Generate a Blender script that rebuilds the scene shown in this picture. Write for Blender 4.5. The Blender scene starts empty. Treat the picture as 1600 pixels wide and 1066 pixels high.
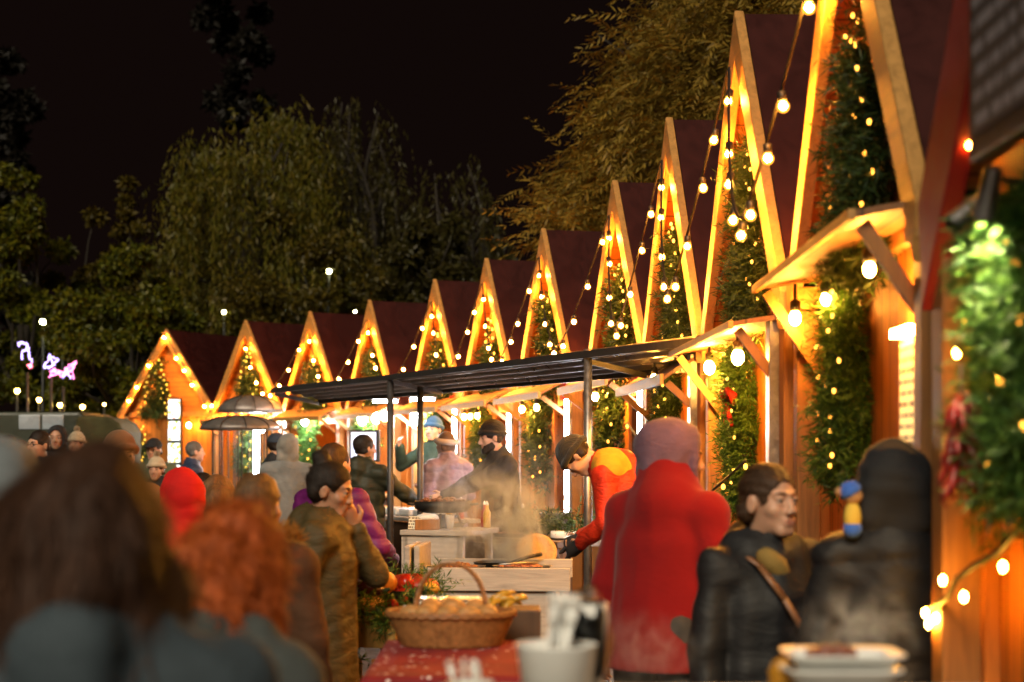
import bpy, math, random
import numpy as np
from mathutils import Vector, Matrix

random.seed(7)
RNG = np.random.default_rng(7)
sc = bpy.context.scene
C = sc.collection
R = math.radians
PI = math.pi
F = 2500.0          # focal length in pixels of a 1600 px wide frame
EYE = 1.65
HZ = 710.0          # horizon row

def at(px, py, d):
    """world point seen at a pixel at distance d"""
    return Vector(((px - 800.0) * d / F, d, EYE + (HZ - py) * d / F))

# ------------------------------------------------------------------ camera, world, sun
cam_d = bpy.data.cameras.new("camera")
cam = bpy.data.objects.new("camera", cam_d)
C.objects.link(cam)
cam.location = (0, 0, EYE)
cam.rotation_euler = (R(90), 0, 0)
cam_d.sensor_width = 36.0
cam_d.lens = F / 1600.0 * 36.0
cam_d.shift_y = (HZ - 533.0) / 1600.0
cam_d.clip_start = 0.05
cam_d.clip_end = 600.0
cam_d.dof.use_dof = True
cam_d.dof.focus_distance = 10.5
cam_d.dof.aperture_fstop = 2.1
cam_d.dof.aperture_blades = 9
sc.camera = cam

w = bpy.data.worlds.new("World")
sc.world = w
w.use_nodes = True
wn = w.node_tree
bg = wn.nodes["Background"]
sky = wn.nodes.new("ShaderNodeTexSky")
sky.sky_type = 'NISHITA'
sky.sun_disc = False
sky.sun_elevation = R(-6)
sky.sun_rotation = R(194)
mixw = wn.nodes.new("ShaderNodeMixRGB")
mixw.inputs[0].default_value = 0.985
mixw.inputs[2].default_value = (0.017, 0.0085, 0.007, 1)
wn.links.new(sky.outputs[0], mixw.inputs[1])
wn.links.new(mixw.outputs[0], bg.inputs[0])
bg.inputs[1].default_value = 0.1

sd = bpy.data.lights.new("ambient_fill", 'SUN')  # no sun at night: added fill for the square's ambient street light
sd.energy = 1.1
sd.angle = R(25)
sd.color = (1.0, 0.87, 0.66)
so = bpy.data.objects.new("ambient_fill", sd)
C.objects.link(so)
so.rotation_euler = (R(55), 0, R(-14))

vs = sc.view_settings
vs.view_transform = 'Standard'
vs.look = 'None'
vs.exposure = 1.5
vs.gamma = 1.0
cy = sc.cycles
cy.use_denoising = True
try:
    cy.denoiser = 'OPENIMAGEDENOISE'
    cy.denoising_input_passes = 'RGB_ALBEDO_NORMAL'
except Exception:
    pass
cy.max_bounces = 6
cy.diffuse_bounces = 3
cy.glossy_bounces = 2
cy.transmission_bounces = 4
cy.transparent_max_bounces = 8
cy.volume_bounces = 0
cy.sample_clamp_indirect = 2.0
cy.sample_clamp_direct = 0.0
cy.caustics_reflective = False
cy.caustics_refractive = False
cy.use_light_tree = True
cy.volume_step_rate = 1.0
cy.volume_max_steps = 96

# ------------------------------------------------------------------ object helpers
def tag(o, label=None, cat=None, group=None, kind=None):
    if label: o["label"] = label
    if cat: o["category"] = cat
    if group: o["group"] = group
    if kind: o["kind"] = kind
    return o

def thing(name, label, cat, loc=(0, 0, 0), rotz=0.0, group=None):
    o = bpy.data.objects.new(name, None)
    C.objects.link(o)
    o.empty_display_size = 0.2
    o.location = loc
    o.rotation_euler = (0, 0, rotz)
    return tag(o, label, cat, group)

def link_mesh(name, me, mat, parent=None, smooth=True, loc=None, bevel=0.0):
    o = bpy.data.objects.new(name, me)
    C.objects.link(o)
    if mat is not None:
        for m in (mat if isinstance(mat, (list, tuple)) else [mat]):
            me.materials.append(m)
    if parent is not None: o.parent = parent
    if loc is not None: o.location = loc
    if smooth and len(me.polygons):
        me.polygons.foreach_set("use_smooth", np.ones(len(me.polygons), dtype=bool))
    if bevel > 0:
        b = o.modifiers.new("bevel", 'BEVEL')
        b.width = bevel; b.segments = 2; b.limit_method = 'ANGLE'; b.angle_limit = R(40)
    return o

def np_mesh(name, V, Fq, nper):
    me = bpy.data.meshes.new(name)
    V = np.asarray(V, dtype=np.float32); Fq = np.asarray(Fq, dtype=np.int32)
    n = len(Fq)
    me.vertices.add(len(V)); me.vertices.foreach_set("co", V.ravel())
    me.loops.add(n * nper); me.loops.foreach_set("vertex_index", Fq.ravel())
    me.polygons.add(n)
    me.polygons.foreach_set("loop_start", np.arange(0, n * nper, nper, dtype=np.int32))
    me.update(calc_edges=True)
    return me

class MB:
    def __init__(s):
        s.v = []; s.f = []
    def add(s, vs, fs):
        b = len(s.v)
        s.v += [tuple(x) for x in vs]
        s.f += [tuple(i + b for i in f) for f in fs]
        return s
    def box(s, c, size, rot=None):
        hx, hy, hz = size[0] / 2, size[1] / 2, size[2] / 2
        vs = [Vector((x, y, z)) for x in (-hx, hx) for y in (-hy, hy) for z in (-hz, hz)]
        if rot is not None: vs = [rot @ v for v in vs]
        c = Vector(c)
        return s.add([v + c for v in vs], [(0, 1, 3, 2), (4, 6, 7, 5), (0, 4, 5, 1), (2, 3, 7, 6), (0, 2, 6, 4), (1, 5, 7, 3)])
    def beam(s, a, b, wd, th, up=(0, 0, 1)):
        """rectangular bar from a to b; wd measured along up-ish, th across"""
        a = Vector(a); b = Vector(b); d = (b - a); L = d.length; d.normalize()
        u = Vector(up); u = (u - d * u.dot(d)).normalized(); t = d.cross(u)
        rot = Matrix((d, t, u)).transposed()
        return s.box((a + b) / 2, (L, th, wd), rot)
    def tube(s, pts, r, n=8, cap=True):
        pts = [Vector(p) for p in pts]
        m = len(pts)
        rs = r if isinstance(r, (list, tuple)) else [r] * m
        prev = None; vs = []
        for i, p in enumerate(pts):
            d = (pts[min(i + 1, m - 1)] - pts[max(i - 1, 0)])
            if d.length < 1e-9: d = Vector((0, 0, 1))
            d.normalize()
            if prev is None:
                u = d.cross(Vector((0, 0, 1)))
                if u.length < 1e-3: u = d.cross(Vector((1, 0, 0)))
            else:
                u = prev - d * prev.dot(d)
                if u.length < 1e-6: u = d.cross(Vector((1, 0, 0)))
            u.normalize(); prev = u; t = d.cross(u)
            for k in range(n):
                a = 2 * PI * k / n
                vs.append(p + (u * math.cos(a) + t * math.sin(a)) * rs[i])
        fs = []
        for i in range(m - 1):
            for k in range(n):
                fs.append((i * n + k, i * n + (k + 1) % n, (i + 1) * n + (k + 1) % n, (i + 1) * n + k))
        if cap:
            fs.append(tuple(range(n - 1, -1, -1)))
            fs.append(tuple((m - 1) * n + k for k in range(n)))
        return s.add(vs, fs)
    def lathe(s, prof, n=24, c=(0, 0, 0), sx=1.0, sy=1.0, rot=None, fn=None, closed=False):
        vs = []; m = len(prof); c = Vector(c)
        for i, (r, z) in enumerate(prof):
            for k in range(n):
                a = 2 * PI * k / n
                rr = r + (fn(i, a) if fn else 0.0)
                p = Vector((rr * math.cos(a) * sx, rr * math.sin(a) * sy, z))
                if rot is not None: p = rot @ p
                vs.append(p + c)
        fs = []
        for i in range(m - 1):
            for k in range(n):
                fs.append((i * n + k, i * n + (k + 1) % n, (i + 1) * n + (k + 1) % n, (i + 1) * n + k))
        if not closed:
            fs.append(tuple(range(n - 1, -1, -1)))
            fs.append(tuple((m - 1) * n + k for k in range(n)))
        return s.add(vs, fs)
    def ball(s, c, r, n=12, m=8, rot=None, fn=None):
        r3 = r if isinstance(r, (list, tuple)) else (r, r, r)
        c = Vector(c); vs = [None]; vs = []
        for i in range(m + 1):
            th = PI * (0.02 + 0.96 * i / m)
            for k in range(n):
                a = 2 * PI * k / n
                q = Vector((math.sin(th) * math.cos(a), math.sin(th) * math.sin(a), math.cos(th)))
                f = fn(q) if fn else 1.0
                p = Vector((q.x * r3[0], q.y * r3[1], q.z * r3[2])) * f
                if rot is not None: p = rot @ p
                vs.append(p + c)
        fs = []
        for i in range(m):
            for k in range(n):
                fs.append((i * n + k, (i + 1) * n + k, (i + 1) * n + (k + 1) % n, i * n + (k + 1) % n))
        fs.append(tuple(range(n))); fs.append(tuple(m * n + k for k in range(n - 1, -1, -1)))
        return s.add(vs, fs)
    def prism(s, poly, axis, a, b):
        """polygon in two coords extruded along axis index from a to b"""
        def mk(p, h):
            q = list(p); q.insert(axis, h); return tuple(q)
        n = len(poly)
        vs = [mk(p, a) for p in poly] + [mk(p, b) for p in poly]
        fs = [tuple(range(n)), tuple(range(2 * n - 1, n - 1, -1))]
        for k in range(n):
            fs.append((k, n + k, n + (k + 1) % n, (k + 1) % n))
        return s.add(vs, fs)
    def build(s, name, mat, parent=None, smooth=False, loc=None, bevel=0.0):
        me = bpy.data.meshes.new(name)
        me.from_pydata(s.v, [], s.f)
        me.update()
        import bmesh
        bm = bmesh.new(); bm.from_mesh(me)
        bmesh.ops.recalc_face_normals(bm, faces=bm.faces)
        bm.to_mesh(me); bm.free()
        return link_mesh(name, me, mat, parent, smooth, loc, bevel)

def share(o, parent=None, M=None):
    c = o.copy(); C.objects.link(c); c.parent = parent
    if M is not None: c.matrix_local = M
    return c

# ------------------------------------------------------------------ materials
class NT:
    def __init__(s, name):
        s.m = bpy.data.materials.new(name); s.m.use_nodes = True
        s.t = s.m.node_tree; s.p = s.t.nodes.get("Principled BSDF"); s.out = s.t.nodes.get("Material Output")
    def n(s, typ, **kw):
        x = s.t.nodes.new(typ)
        for k, v in kw.items():
            if k.startswith("i_"): x.inputs[k[2:].replace("_", " ")].default_value = v
            elif k[0] == "I": x.inputs[int(k[1:])].default_value = v
            else: setattr(x, k, v)
        return x
    def l(s, a, b): s.t.links.new(a, b)
    def math(s, op, a, b=None, clamp=False):
        x = s.n("ShaderNodeMath", operation=op, use_clamp=clamp)
        for i, v in enumerate((a, b)):
            if v is None: continue
            if isinstance(v, (int, float)): x.inputs[i].default_value = v
            else: s.l(v, x.inputs[i])
        return x.outputs[0]
    def mix(s, f, a, b, mode='MIX'):
        x = s.n("ShaderNodeMixRGB", blend_type=mode)
        for i, v in enumerate((f, a, b)):
            if isinstance(v, (int, float)): x.inputs[i].default_value = v if i == 0 else (v, v, v, 1)
            elif isinstance(v, tuple): x.inputs[i].default_value = (v[0], v[1], v[2], 1)
            else: s.l(v, x.inputs[i])
        return x.outputs[0]
    def coord(s, kind="Object", scale=(1, 1, 1), rot=(0, 0, 0)):
        tc = s.n("ShaderNodeTexCoord"); mp = s.n("ShaderNodeMapping")
        mp.inputs["Scale"].default_value = scale; mp.inputs["Rotation"].default_value = rot
        s.l(tc.outputs[kind], mp.inputs[0]); return mp.outputs[0]
    def noise(s, v, scale, detail=4, rough=0.55, dist=0.0):
        x = s.n("ShaderNodeTexNoise"); x.inputs["Scale"].default_value = scale; x.inputs["Detail"].default_value = detail
        x.inputs["Roughness"].default_value = rough; x.inputs["Distortion"].default_value = dist
        s.l(v, x.inputs["Vector"]); return x.outputs["Fac"]
    def ramp(s, f, stops):
        x = s.n("ShaderNodeValToRGB"); e = x.color_ramp.elements
        while len(e) < len(stops): e.new(0.5)
        for k, (p, c) in enumerate(stops):
            e[k].position = p
            e[k].color = (c[0], c[1], c[2], 1) if isinstance(c, tuple) else (c, c, c, 1)
        s.l(f, x.inputs[0]); return x.outputs[0]
    def bump(s, h, strength=0.3, dist=0.01):
        x = s.n("ShaderNodeBump"); x.inputs["Strength"].default_value = strength; x.inputs["Distance"].default_value = dist
        s.l(h, x.inputs["Height"]); s.l(x.outputs[0], s.p.inputs["Normal"])
    def base(s, c):
        if isinstance(c, tuple): s.p.inputs["Base Color"].default_value = (c[0], c[1], c[2], 1)
        else: s.l(c, s.p.inputs["Base Color"])
    def rough(s, v):
        if isinstance(v, (int, float)): s.p.inputs["Roughness"].default_value = v
        else: s.l(v, s.p.inputs["Roughness"])

def sc3(c, f): return (c[0] * f, c[1] * f, c[2] * f)

def m_wood(name, col, axis=2, plank=0.0, pl_axis=0, rough=0.6, dark=0.45):
    """axis: grain direction; planks of width plank stacked along pl_axis"""
    t = NT(name)
    s = [14, 14, 14]; s[axis] = 1.2
    v = t.coord("Object", tuple(s))
    g = t.noise(v, 2.2, 6, 0.65, 0.6)
    blot = t.noise(t.coord("Object", (1, 1, 1)), 1.7, 3, 0.6)
    c = t.ramp(g, [(0.28, sc3(col, 0.55)), (0.5, col), (0.75, sc3(col, 1.3))])
    c = t.mix(t.math('MULTIPLY', blot, 0.55), c, sc3(col, 0.55))
    h = g
    if plank > 0:
        tc = t.n("ShaderNodeTexCoord"); sp = t.n("ShaderNodeSeparateXYZ"); t.l(tc.outputs["Object"], sp.inputs[0])
        q = t.math('DIVIDE', sp.outputs[pl_axis], plank)
        fr = t.math('FRACT', q); fl = t.math('FLOOR', q)
        wn_ = t.n("ShaderNodeTexWhiteNoise", noise_dimensions='1D'); t.l(fl, wn_.inputs["W"])
        var = t.math('ADD', t.math('MULTIPLY', wn_.outputs["Value"], 0.5), 0.72)
        c = t.mix(1.0, c, var, 'MULTIPLY')
        edge = t.math('ABSOLUTE', t.math('SUBTRACT', fr, 0.5))
        gap = t.math('GREATER_THAN', edge, 0.46)
        c = t.mix(t.math('MULTIPLY', gap, 0.75), c, sc3(col, 0.12))
        h = t.math('SUBTRACT', t.math('MULTIPLY', g, 0.25), t.math('MULTIPLY', gap, 1.0))
    t.base(c); t.rough(t.ramp(g, [(0.2, rough - 0.12), (0.8, rough + 0.15)]))
    t.bump(h, 0.5, 0.006)
    return t.m

def m_fabric(name, col, rough=0.85, fine=260.0, var=0.35, wrinkle=0.35, spec=0.3, sheen=0.0, wdist=0.02):
    t = NT(name)
    v = t.coord("Object")
    a = t.noise(v, 5.0, 4, 0.6, 0.4); b = t.noise(v, fine, 2, 0.5)
    c = t.ramp(a, [(0.25, sc3(col, 1 - var)), (0.55, col), (0.8, sc3(col, 1 + var))])
    c = t.mix(t.math('MULTIPLY', b, 0.35), c, sc3(col, 0.55))
    t.base(c); t.rough(rough)
    t.p.inputs["Specular IOR Level"].default_value = spec
    if sheen: t.p.inputs["Sheen Weight"].default_value = sheen
    wr = t.noise(t.coord("Object", (1, 1, 2.2)), 9.0, 5, 0.6, 1.2)
    t.bump(t.math('ADD', t.math('MULTIPLY', wr, 1.0), t.math('MULTIPLY', b, 0.06)), wrinkle * 0.55, wdist)
    return t.m

def m_knit(name, col):
    t = NT(name)
    v = t.coord("Object")
    wv = t.n("ShaderNodeTexWave", wave_type='BANDS', bands_direction='X')
    wv.inputs["Scale"].default_value = 38; wv.inputs["Distortion"].default_value = 2.0; wv.inputs["Detail"].default_value = 2
    t.l(v, wv.inputs["Vector"])
    a = t.noise(v, 30, 3)
    t.base(t.mix(t.math('MULTIPLY', a, 0.6), col, sc3(col, 0.5))); t.rough(0.95)
    t.p.inputs["Sheen Weight"].default_value = 0.15
    t.bump(t.math('ADD', wv.outputs["Fac"], t.math('MULTIPLY', a, 0.6)), 0.5, 0.005)
    return t.m

def m_hair(name, col, hi=1.8):
    t = NT(name)
    v = t.coord("Object", (60, 60, 6))
    a = t.noise(v, 1.5, 5, 0.65, 0.5); b = t.noise(t.coord("Object"), 14, 3)
    c = t.ramp(a, [(0.25, sc3(col, 0.35)), (0.5, col), (0.8, sc3(col, hi))])
    c = t.mix(t.math('MULTIPLY', b, 0.5), c, sc3(col, 0.5))
    t.base(c); t.rough(0.58); t.p.inputs["Specular IOR Level"].default_value = 0.25
    t.bump(a, 0.6, 0.006)
    return t.m

def m_skin(name, col):
    t = NT(name)
    v = t.coord("Object")
    a = t.noise(v, 18, 4); b = t.noise(v, 220, 2)
    at_ = t.n("ShaderNodeAttribute", attribute_name="lip")
    c = t.ramp(a, [(0.3, sc3(col, 0.85)), (0.7, (col[0] * 1.08, col[1] * 1.02, col[2]))])
    c = t.mix(t.math('MULTIPLY', at_.outputs["Fac"], 0.8), c, (col[0] * 0.75, col[1] * 0.42, col[2] * 0.42))
    t.base(c); t.rough(0.48)
    t.p.inputs["Subsurface Weight"].default_value = 0.25
    t.p.inputs["Subsurface Radius"].default_value = (0.012, 0.004, 0.002)
    t.bump(t.math('ADD', t.math('MULTIPLY', b, 0.3), a), 0.12, 0.002)
    return t.m

def m_plain(name, col, rough=0.5, metal=0.0, var=0.25, scale=12.0, bump=0.1, bd=0.004, coat=0.0):
    t = NT(name)
    v = t.coord("Object")
    a = t.noise(v, scale, 5, 0.6, 0.3)
    t.base(t.ramp(a, [(0.25, sc3(col, 1 - var)), (0.75, sc3(col, 1 + var))]))
    t.p.inputs["Metallic"].default_value = metal
    t.rough(t.ramp(a, [(0.25, max(0.03, rough - 0.1)), (0.75, min(1, rough + 0.12))]))
    if coat: t.p.inputs["Coat Weight"].default_value = coat
    if bump: t.bump(a, bump, bd)
    return t.m

def m_emit(name, col, strength, sample=True):
    t = NT(name)
    t.base((0.02, 0.02, 0.02))
    t.p.inputs["Emission Color"].default_value = (col[0], col[1], col[2], 1)
    t.p.inputs["Emission Strength"].default_value = strength
    t.m.cycles.emission_sampling = 'AUTO' if sample else 'NONE'
    return t.m

def m_leaf(name, cols, rough=0.55, trans=0.35):
    t = NT(name)
    g = t.n("ShaderNodeNewGeometry")
    n_ = len(cols)
    st = [((k + 0.5) / n_, c) for k, c in enumerate(cols)]
    c = t.ramp(g.outputs["Random Per Island"], st)
    cl = t.noise(t.coord("Object"), 0.55, 3)
    c = t.mix(t.math('MULTIPLY', cl, 0.7), c, sc3(cols[0], 0.6))
    t.base(c); t.rough(rough); t.p.inputs["Specular IOR Level"].default_value = 0.25
    tr = t.n("ShaderNodeBsdfTranslucent"); t.l(c, tr.inputs[0])
    ms = t.n("ShaderNodeMixShader"); ms.inputs[0].default_value = trans
    t.l(t.p.outputs[0], ms.inputs[1]); t.l(tr.outputs[0], ms.inputs[2]); t.l(ms.outputs[0], t.out.inputs[0])
    return t.m

W_GABLE = m_wood("wood_gable_siding", (0.56, 0.18, 0.022), axis=0, plank=0.095, pl_axis=2)
W_WALL = m_wood("wood_wall_planks", (0.58, 0.185, 0.022), axis=2, plank=0.13, pl_axis=0)
W_PALE = m_wood("wood_barge_pale", (0.46, 0.235, 0.06), axis=0, rough=0.55)
W_POST = m_wood("wood_post", (0.32, 0.135, 0.032), axis=2, rough=0.6)
W_AWN = m_wood("wood_awning", (0.27, 0.11, 0.03), axis=0, plank=0.16, pl_axis=1)
W_GREY = m_wood("wood_weathered_grey", (0.43, 0.40, 0.36), axis=0, rough=0.7)
W_YEL = m_wood("wood_yellow_pine", (0.48, 0.28, 0.065), axis=2, rough=0.55)
W_DARK = m_wood("wood_dark", (0.09, 0.045, 0.02), axis=2)
BARK = m_plain("bark", (0.022, 0.016, 0.010), 0.9, var=0.5, scale=20, bump=0.8, bd=0.03)

def m_roof():
    t = NT("roof_red_metal")
    tc = t.n("ShaderNodeTexCoord"); sp = t.n("ShaderNodeSeparateXYZ"); t.l(tc.outputs["Object"], sp.inputs[0])
    fr = t.math('FRACT', t.math('DIVIDE', sp.outputs[1], 0.22))
    rib = t.math('GREATER_THAN', fr, 0.88)
    a = t.noise(t.coord("Object"), 4.5, 6, 0.7, 0.8)
    c = t.ramp(a, [(0.3, (0.020, 0.0028, 0.002)), (0.6, (0.034, 0.0045, 0.003)), (0.8, (0.046, 0.008, 0.005))])
    t.base(c); t.rough(t.ramp(a, [(0.3, 0.5), (0.7, 0.7)])); t.p.inputs["Specular IOR Level"].default_value = 0.25
    t.bump(t.math('ADD', rib, t.math('MULTIPLY', a, 0.15)), 0.45, 0.012)
    return t.m
ROOF = m_roof()
RED_PAINT = m_plain("red_painted_board", (0.28, 0.012, 0.012), 0.55, var=0.2)
STEEL = m_plain("galvanised_steel", (0.32, 0.31, 0.30), 0.38, metal=0.85, var=0.25, scale=30)
DSTEEL = m_plain("dark_steel", (0.075, 0.07, 0.07), 0.45, metal=0.6, var=0.3, scale=25)
BLACKM = m_plain("black_iron", (0.018, 0.017, 0.016), 0.5, metal=0.3, var=0.4, scale=40, bump=0.25)
CABLE = m_plain("black_cable", (0.012, 0.012, 0.012), 0.55, var=0.2)
WHITEP = m_plain("white_plastic", (0.84, 0.85, 0.82), 0.42, var=0.06, scale=8)
BULB = m_emit("warm_filament", (1.0, 0.37, 0.04), 1450.0)
def m_globe():
    t = NT("amber_glass_globe")
    tr = t.n("ShaderNodeBsdfTransparent"); tr.inputs[0].default_value = (1, .92, .8, 1)
    em = t.n("ShaderNodeEmission"); em.inputs[0].default_value = (1.0, 0.34, 0.035, 1); em.inputs[1].default_value = 1.5
    ms = t.n("ShaderNodeMixShader"); ms.inputs[0].default_value = 0.5
    t.l(tr.outputs[0], ms.inputs[1]); t.l(em.outputs[0], ms.inputs[2]); t.l(ms.outputs[0], t.out.inputs[0])
    t.m.cycles.emission_sampling = 'NONE'
    return t.m
GLOBE = m_globe()
BULB_ST = m_emit("string_bulb", (1.0, 0.42, 0.04), 160.0)
BULB_SM = m_emit("fairy_bulb", (1.0, 0.36, 0.035), 3.2, sample=False)
BULB_YG = m_emit("fairy_bulb_yellow", (1.0, 0.55, 0.05), 2.2, sample=False)
TUBE = m_emit("led_tube", (0.93, 0.95, 1.0), 22.0)
LAMPW = m_emit("warm_lamp", (1.0, 0.43, 0.06), 700.0)
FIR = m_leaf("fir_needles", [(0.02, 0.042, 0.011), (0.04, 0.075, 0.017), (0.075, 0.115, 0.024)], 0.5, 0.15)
FIR_L = m_leaf("fir_needles_lit", [(0.025, 0.075, 0.012), (0.07, 0.16, 0.025), (0.14, 0.25, 0.04)], 0.5, 0.2)  # brighter needle copy: lamp light on the lit garlands put into the colour
# ------------------------------------------------------------------ ground
def m_ground():
    t = NT("paving")
    v = t.coord("Object")
    br = t.n("ShaderNodeTexBrick"); br.inputs["Scale"].default_value = 4.0; br.inputs["Mortar Size"].default_value = 0.018
    br.inputs["Color1"].default_value = (0.055, 0.05, 0.045, 1); br.inputs["Color2"].default_value = (0.04, 0.037, 0.035, 1)
    br.inputs["Mortar"].default_value = (0.015, 0.013, 0.012, 1)
    t.l(v, br.inputs["Vector"])
    a = t.noise(v, 0.9, 6, 0.6)
    t.base(t.mix(t.math('MULTIPLY', a, 0.6), br.outputs["Color"], (0.02, 0.018, 0.016)))
    t.rough(t.ramp(a, [(0.35, 0.3), (0.65, 0.75)])); t.bump(br.outputs["Fac"], 0.3, -0.006)
    return t.m
GRASS = m_plain("grass_soil", (0.03, 0.035, 0.014), 0.95, var=0.5, scale=2.0, bump=0.8, bd=0.05)
g = MB().add([(-300, -60, -0.02), (300, -60, -0.02), (300, 420, -0.02), (-300, 420, -0.02)], [(0, 1, 2, 3)]).build("ground", GRASS)
tag(g, kind="structure")
g = MB().add([(-14, -8, -0.012), (9, -8, -0.012), (9, 26, -0.012), (-3, 34, -0.012), (-14, 34, -0.012)], [(0, 1, 2, 3, 4)]).build("paved_square", m_ground())
tag(g, kind="structure")

# ------------------------------------------------------------------ leafy meshes
def leaves(name, B, D, S, L, Wd, mat, parent=None, cup=0.15):
    """diamond leaves: base B, direction D, side S (N,3 arrays), length L, width Wd (N)"""
    N = len(B)
    D = D / np.maximum(np.linalg.norm(D, axis=1, keepdims=True), 1e-6)
    S = S - D * np.sum(S * D, axis=1, keepdims=True)
    S = S / np.maximum(np.linalg.norm(S, axis=1, keepdims=True), 1e-6)
    Nn = np.cross(D, S)
    L = np.asarray(L).reshape(-1, 1); Wd = np.asarray(Wd).reshape(-1, 1)
    mid = B + D * L * 0.45
    V = np.empty((N, 4, 3), np.float32)
    V[:, 0] = B; V[:, 1] = mid + S * Wd * 0.5 + Nn * Wd * cup; V[:, 2] = B + D * L; V[:, 3] = mid - S * Wd * 0.5 + Nn * Wd * cup
    Fq = np.arange(N * 4, dtype=np.int32).reshape(N, 4)
    me = np_mesh(name, V.reshape(-1, 3), Fq, 4)
    return link_mesh(name, me, mat, parent, smooth=False)

def rnd_unit(n, rng=RNG):
    v = rng.normal(size=(n, 3)); return v / np.linalg.norm(v, axis=1, keepdims=True)

def fir_mesh(name, surf_fn, n_sprig, per, nl, nw, mat, parent, rng):
    """needle sprigs: surf_fn(n) -> base points, outward dirs"""
    Kc = max(8, n_sprig // 11); Pc, Oc = surf_fn(Kc); ix_ = rng.integers(0, Kc, n_sprig)
    P = Pc[ix_] + rng.normal(size=(n_sprig, 3)) * np.array([nl * .55, nl * .3, nl * .7]); O = Oc[ix_] + rng.normal(size=(n_sprig, 3)) * .25
    O = O / np.linalg.norm(O, axis=1, keepdims=True)
    ax = O * 0.8 + rnd_unit(n_sprig, rng) * 0.7 + np.array([0, 0, -0.25])
    ax /= np.linalg.norm(ax, axis=1, keepdims=True)
    sl = rng.uniform(0.45, 1.6, n_sprig) ** 1.3 * nl * 1.8
    Bs = []; Ds = []; Ss = []
    for k in range(per):
        f = (k + 0.5) / per
        b = P + ax * (sl * f)[:, None]
        d = ax * 0.75 + rnd_unit(n_sprig, rng) * 0.8
        Bs.append(b); Ds.append(d); Ss.append(rnd_unit(n_sprig, rng))
    B = np.concatenate(Bs); D = np.concatenate(Ds); S = np.concatenate(Ss)
    # keep sprig islands separate in tone: one needle = one island
    return leaves(name, B, D, S, rng.uniform(0.8, 1.3, len(B)) * nl, np.full(len(B), nw), mat, parent)

# ------------------------------------------------------------------ huts
PTS = [(-6.65, 30.8), (-4.79, 28.8), (-3.40, 27.0), (-2.22, 25.0), (-1.06, 22.06), (-.31, 19.7), (.34, 17.1), (.91, 14.1), (1.13, 11.47), (1.24, 8.72), (1.27, 6.10), (1.135, 3.08)]
TAN = []
for i in range(12):
    a = PTS[max(0, i - 1)]; b = PTS[min(11, i + 1)]
    d = Vector((b[0] - a[0], b[1] - a[1])).normalized(); TAN.append(d)
TAN[0] = Vector((0.86, -0.51)).normalized()
TAN[11] = Vector((0.0, -1.0))
HWS = [1.22, 1.16, 1.02, 1.04, 1.14, 1.18, 1.2, 1.24, 1.22, 1.22, 1.22, 1.22]
EAVE = 2.47; PEAK = 4.05; HD = 2.3; WY = 0.14

def hut_M(i):
    t = TAN[i]
    return Matrix.Translation((PTS[i][0], PTS[i][1], 0)) @ Matrix.Rotation(math.atan2(t.y, t.x), 4, 'Z')

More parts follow.
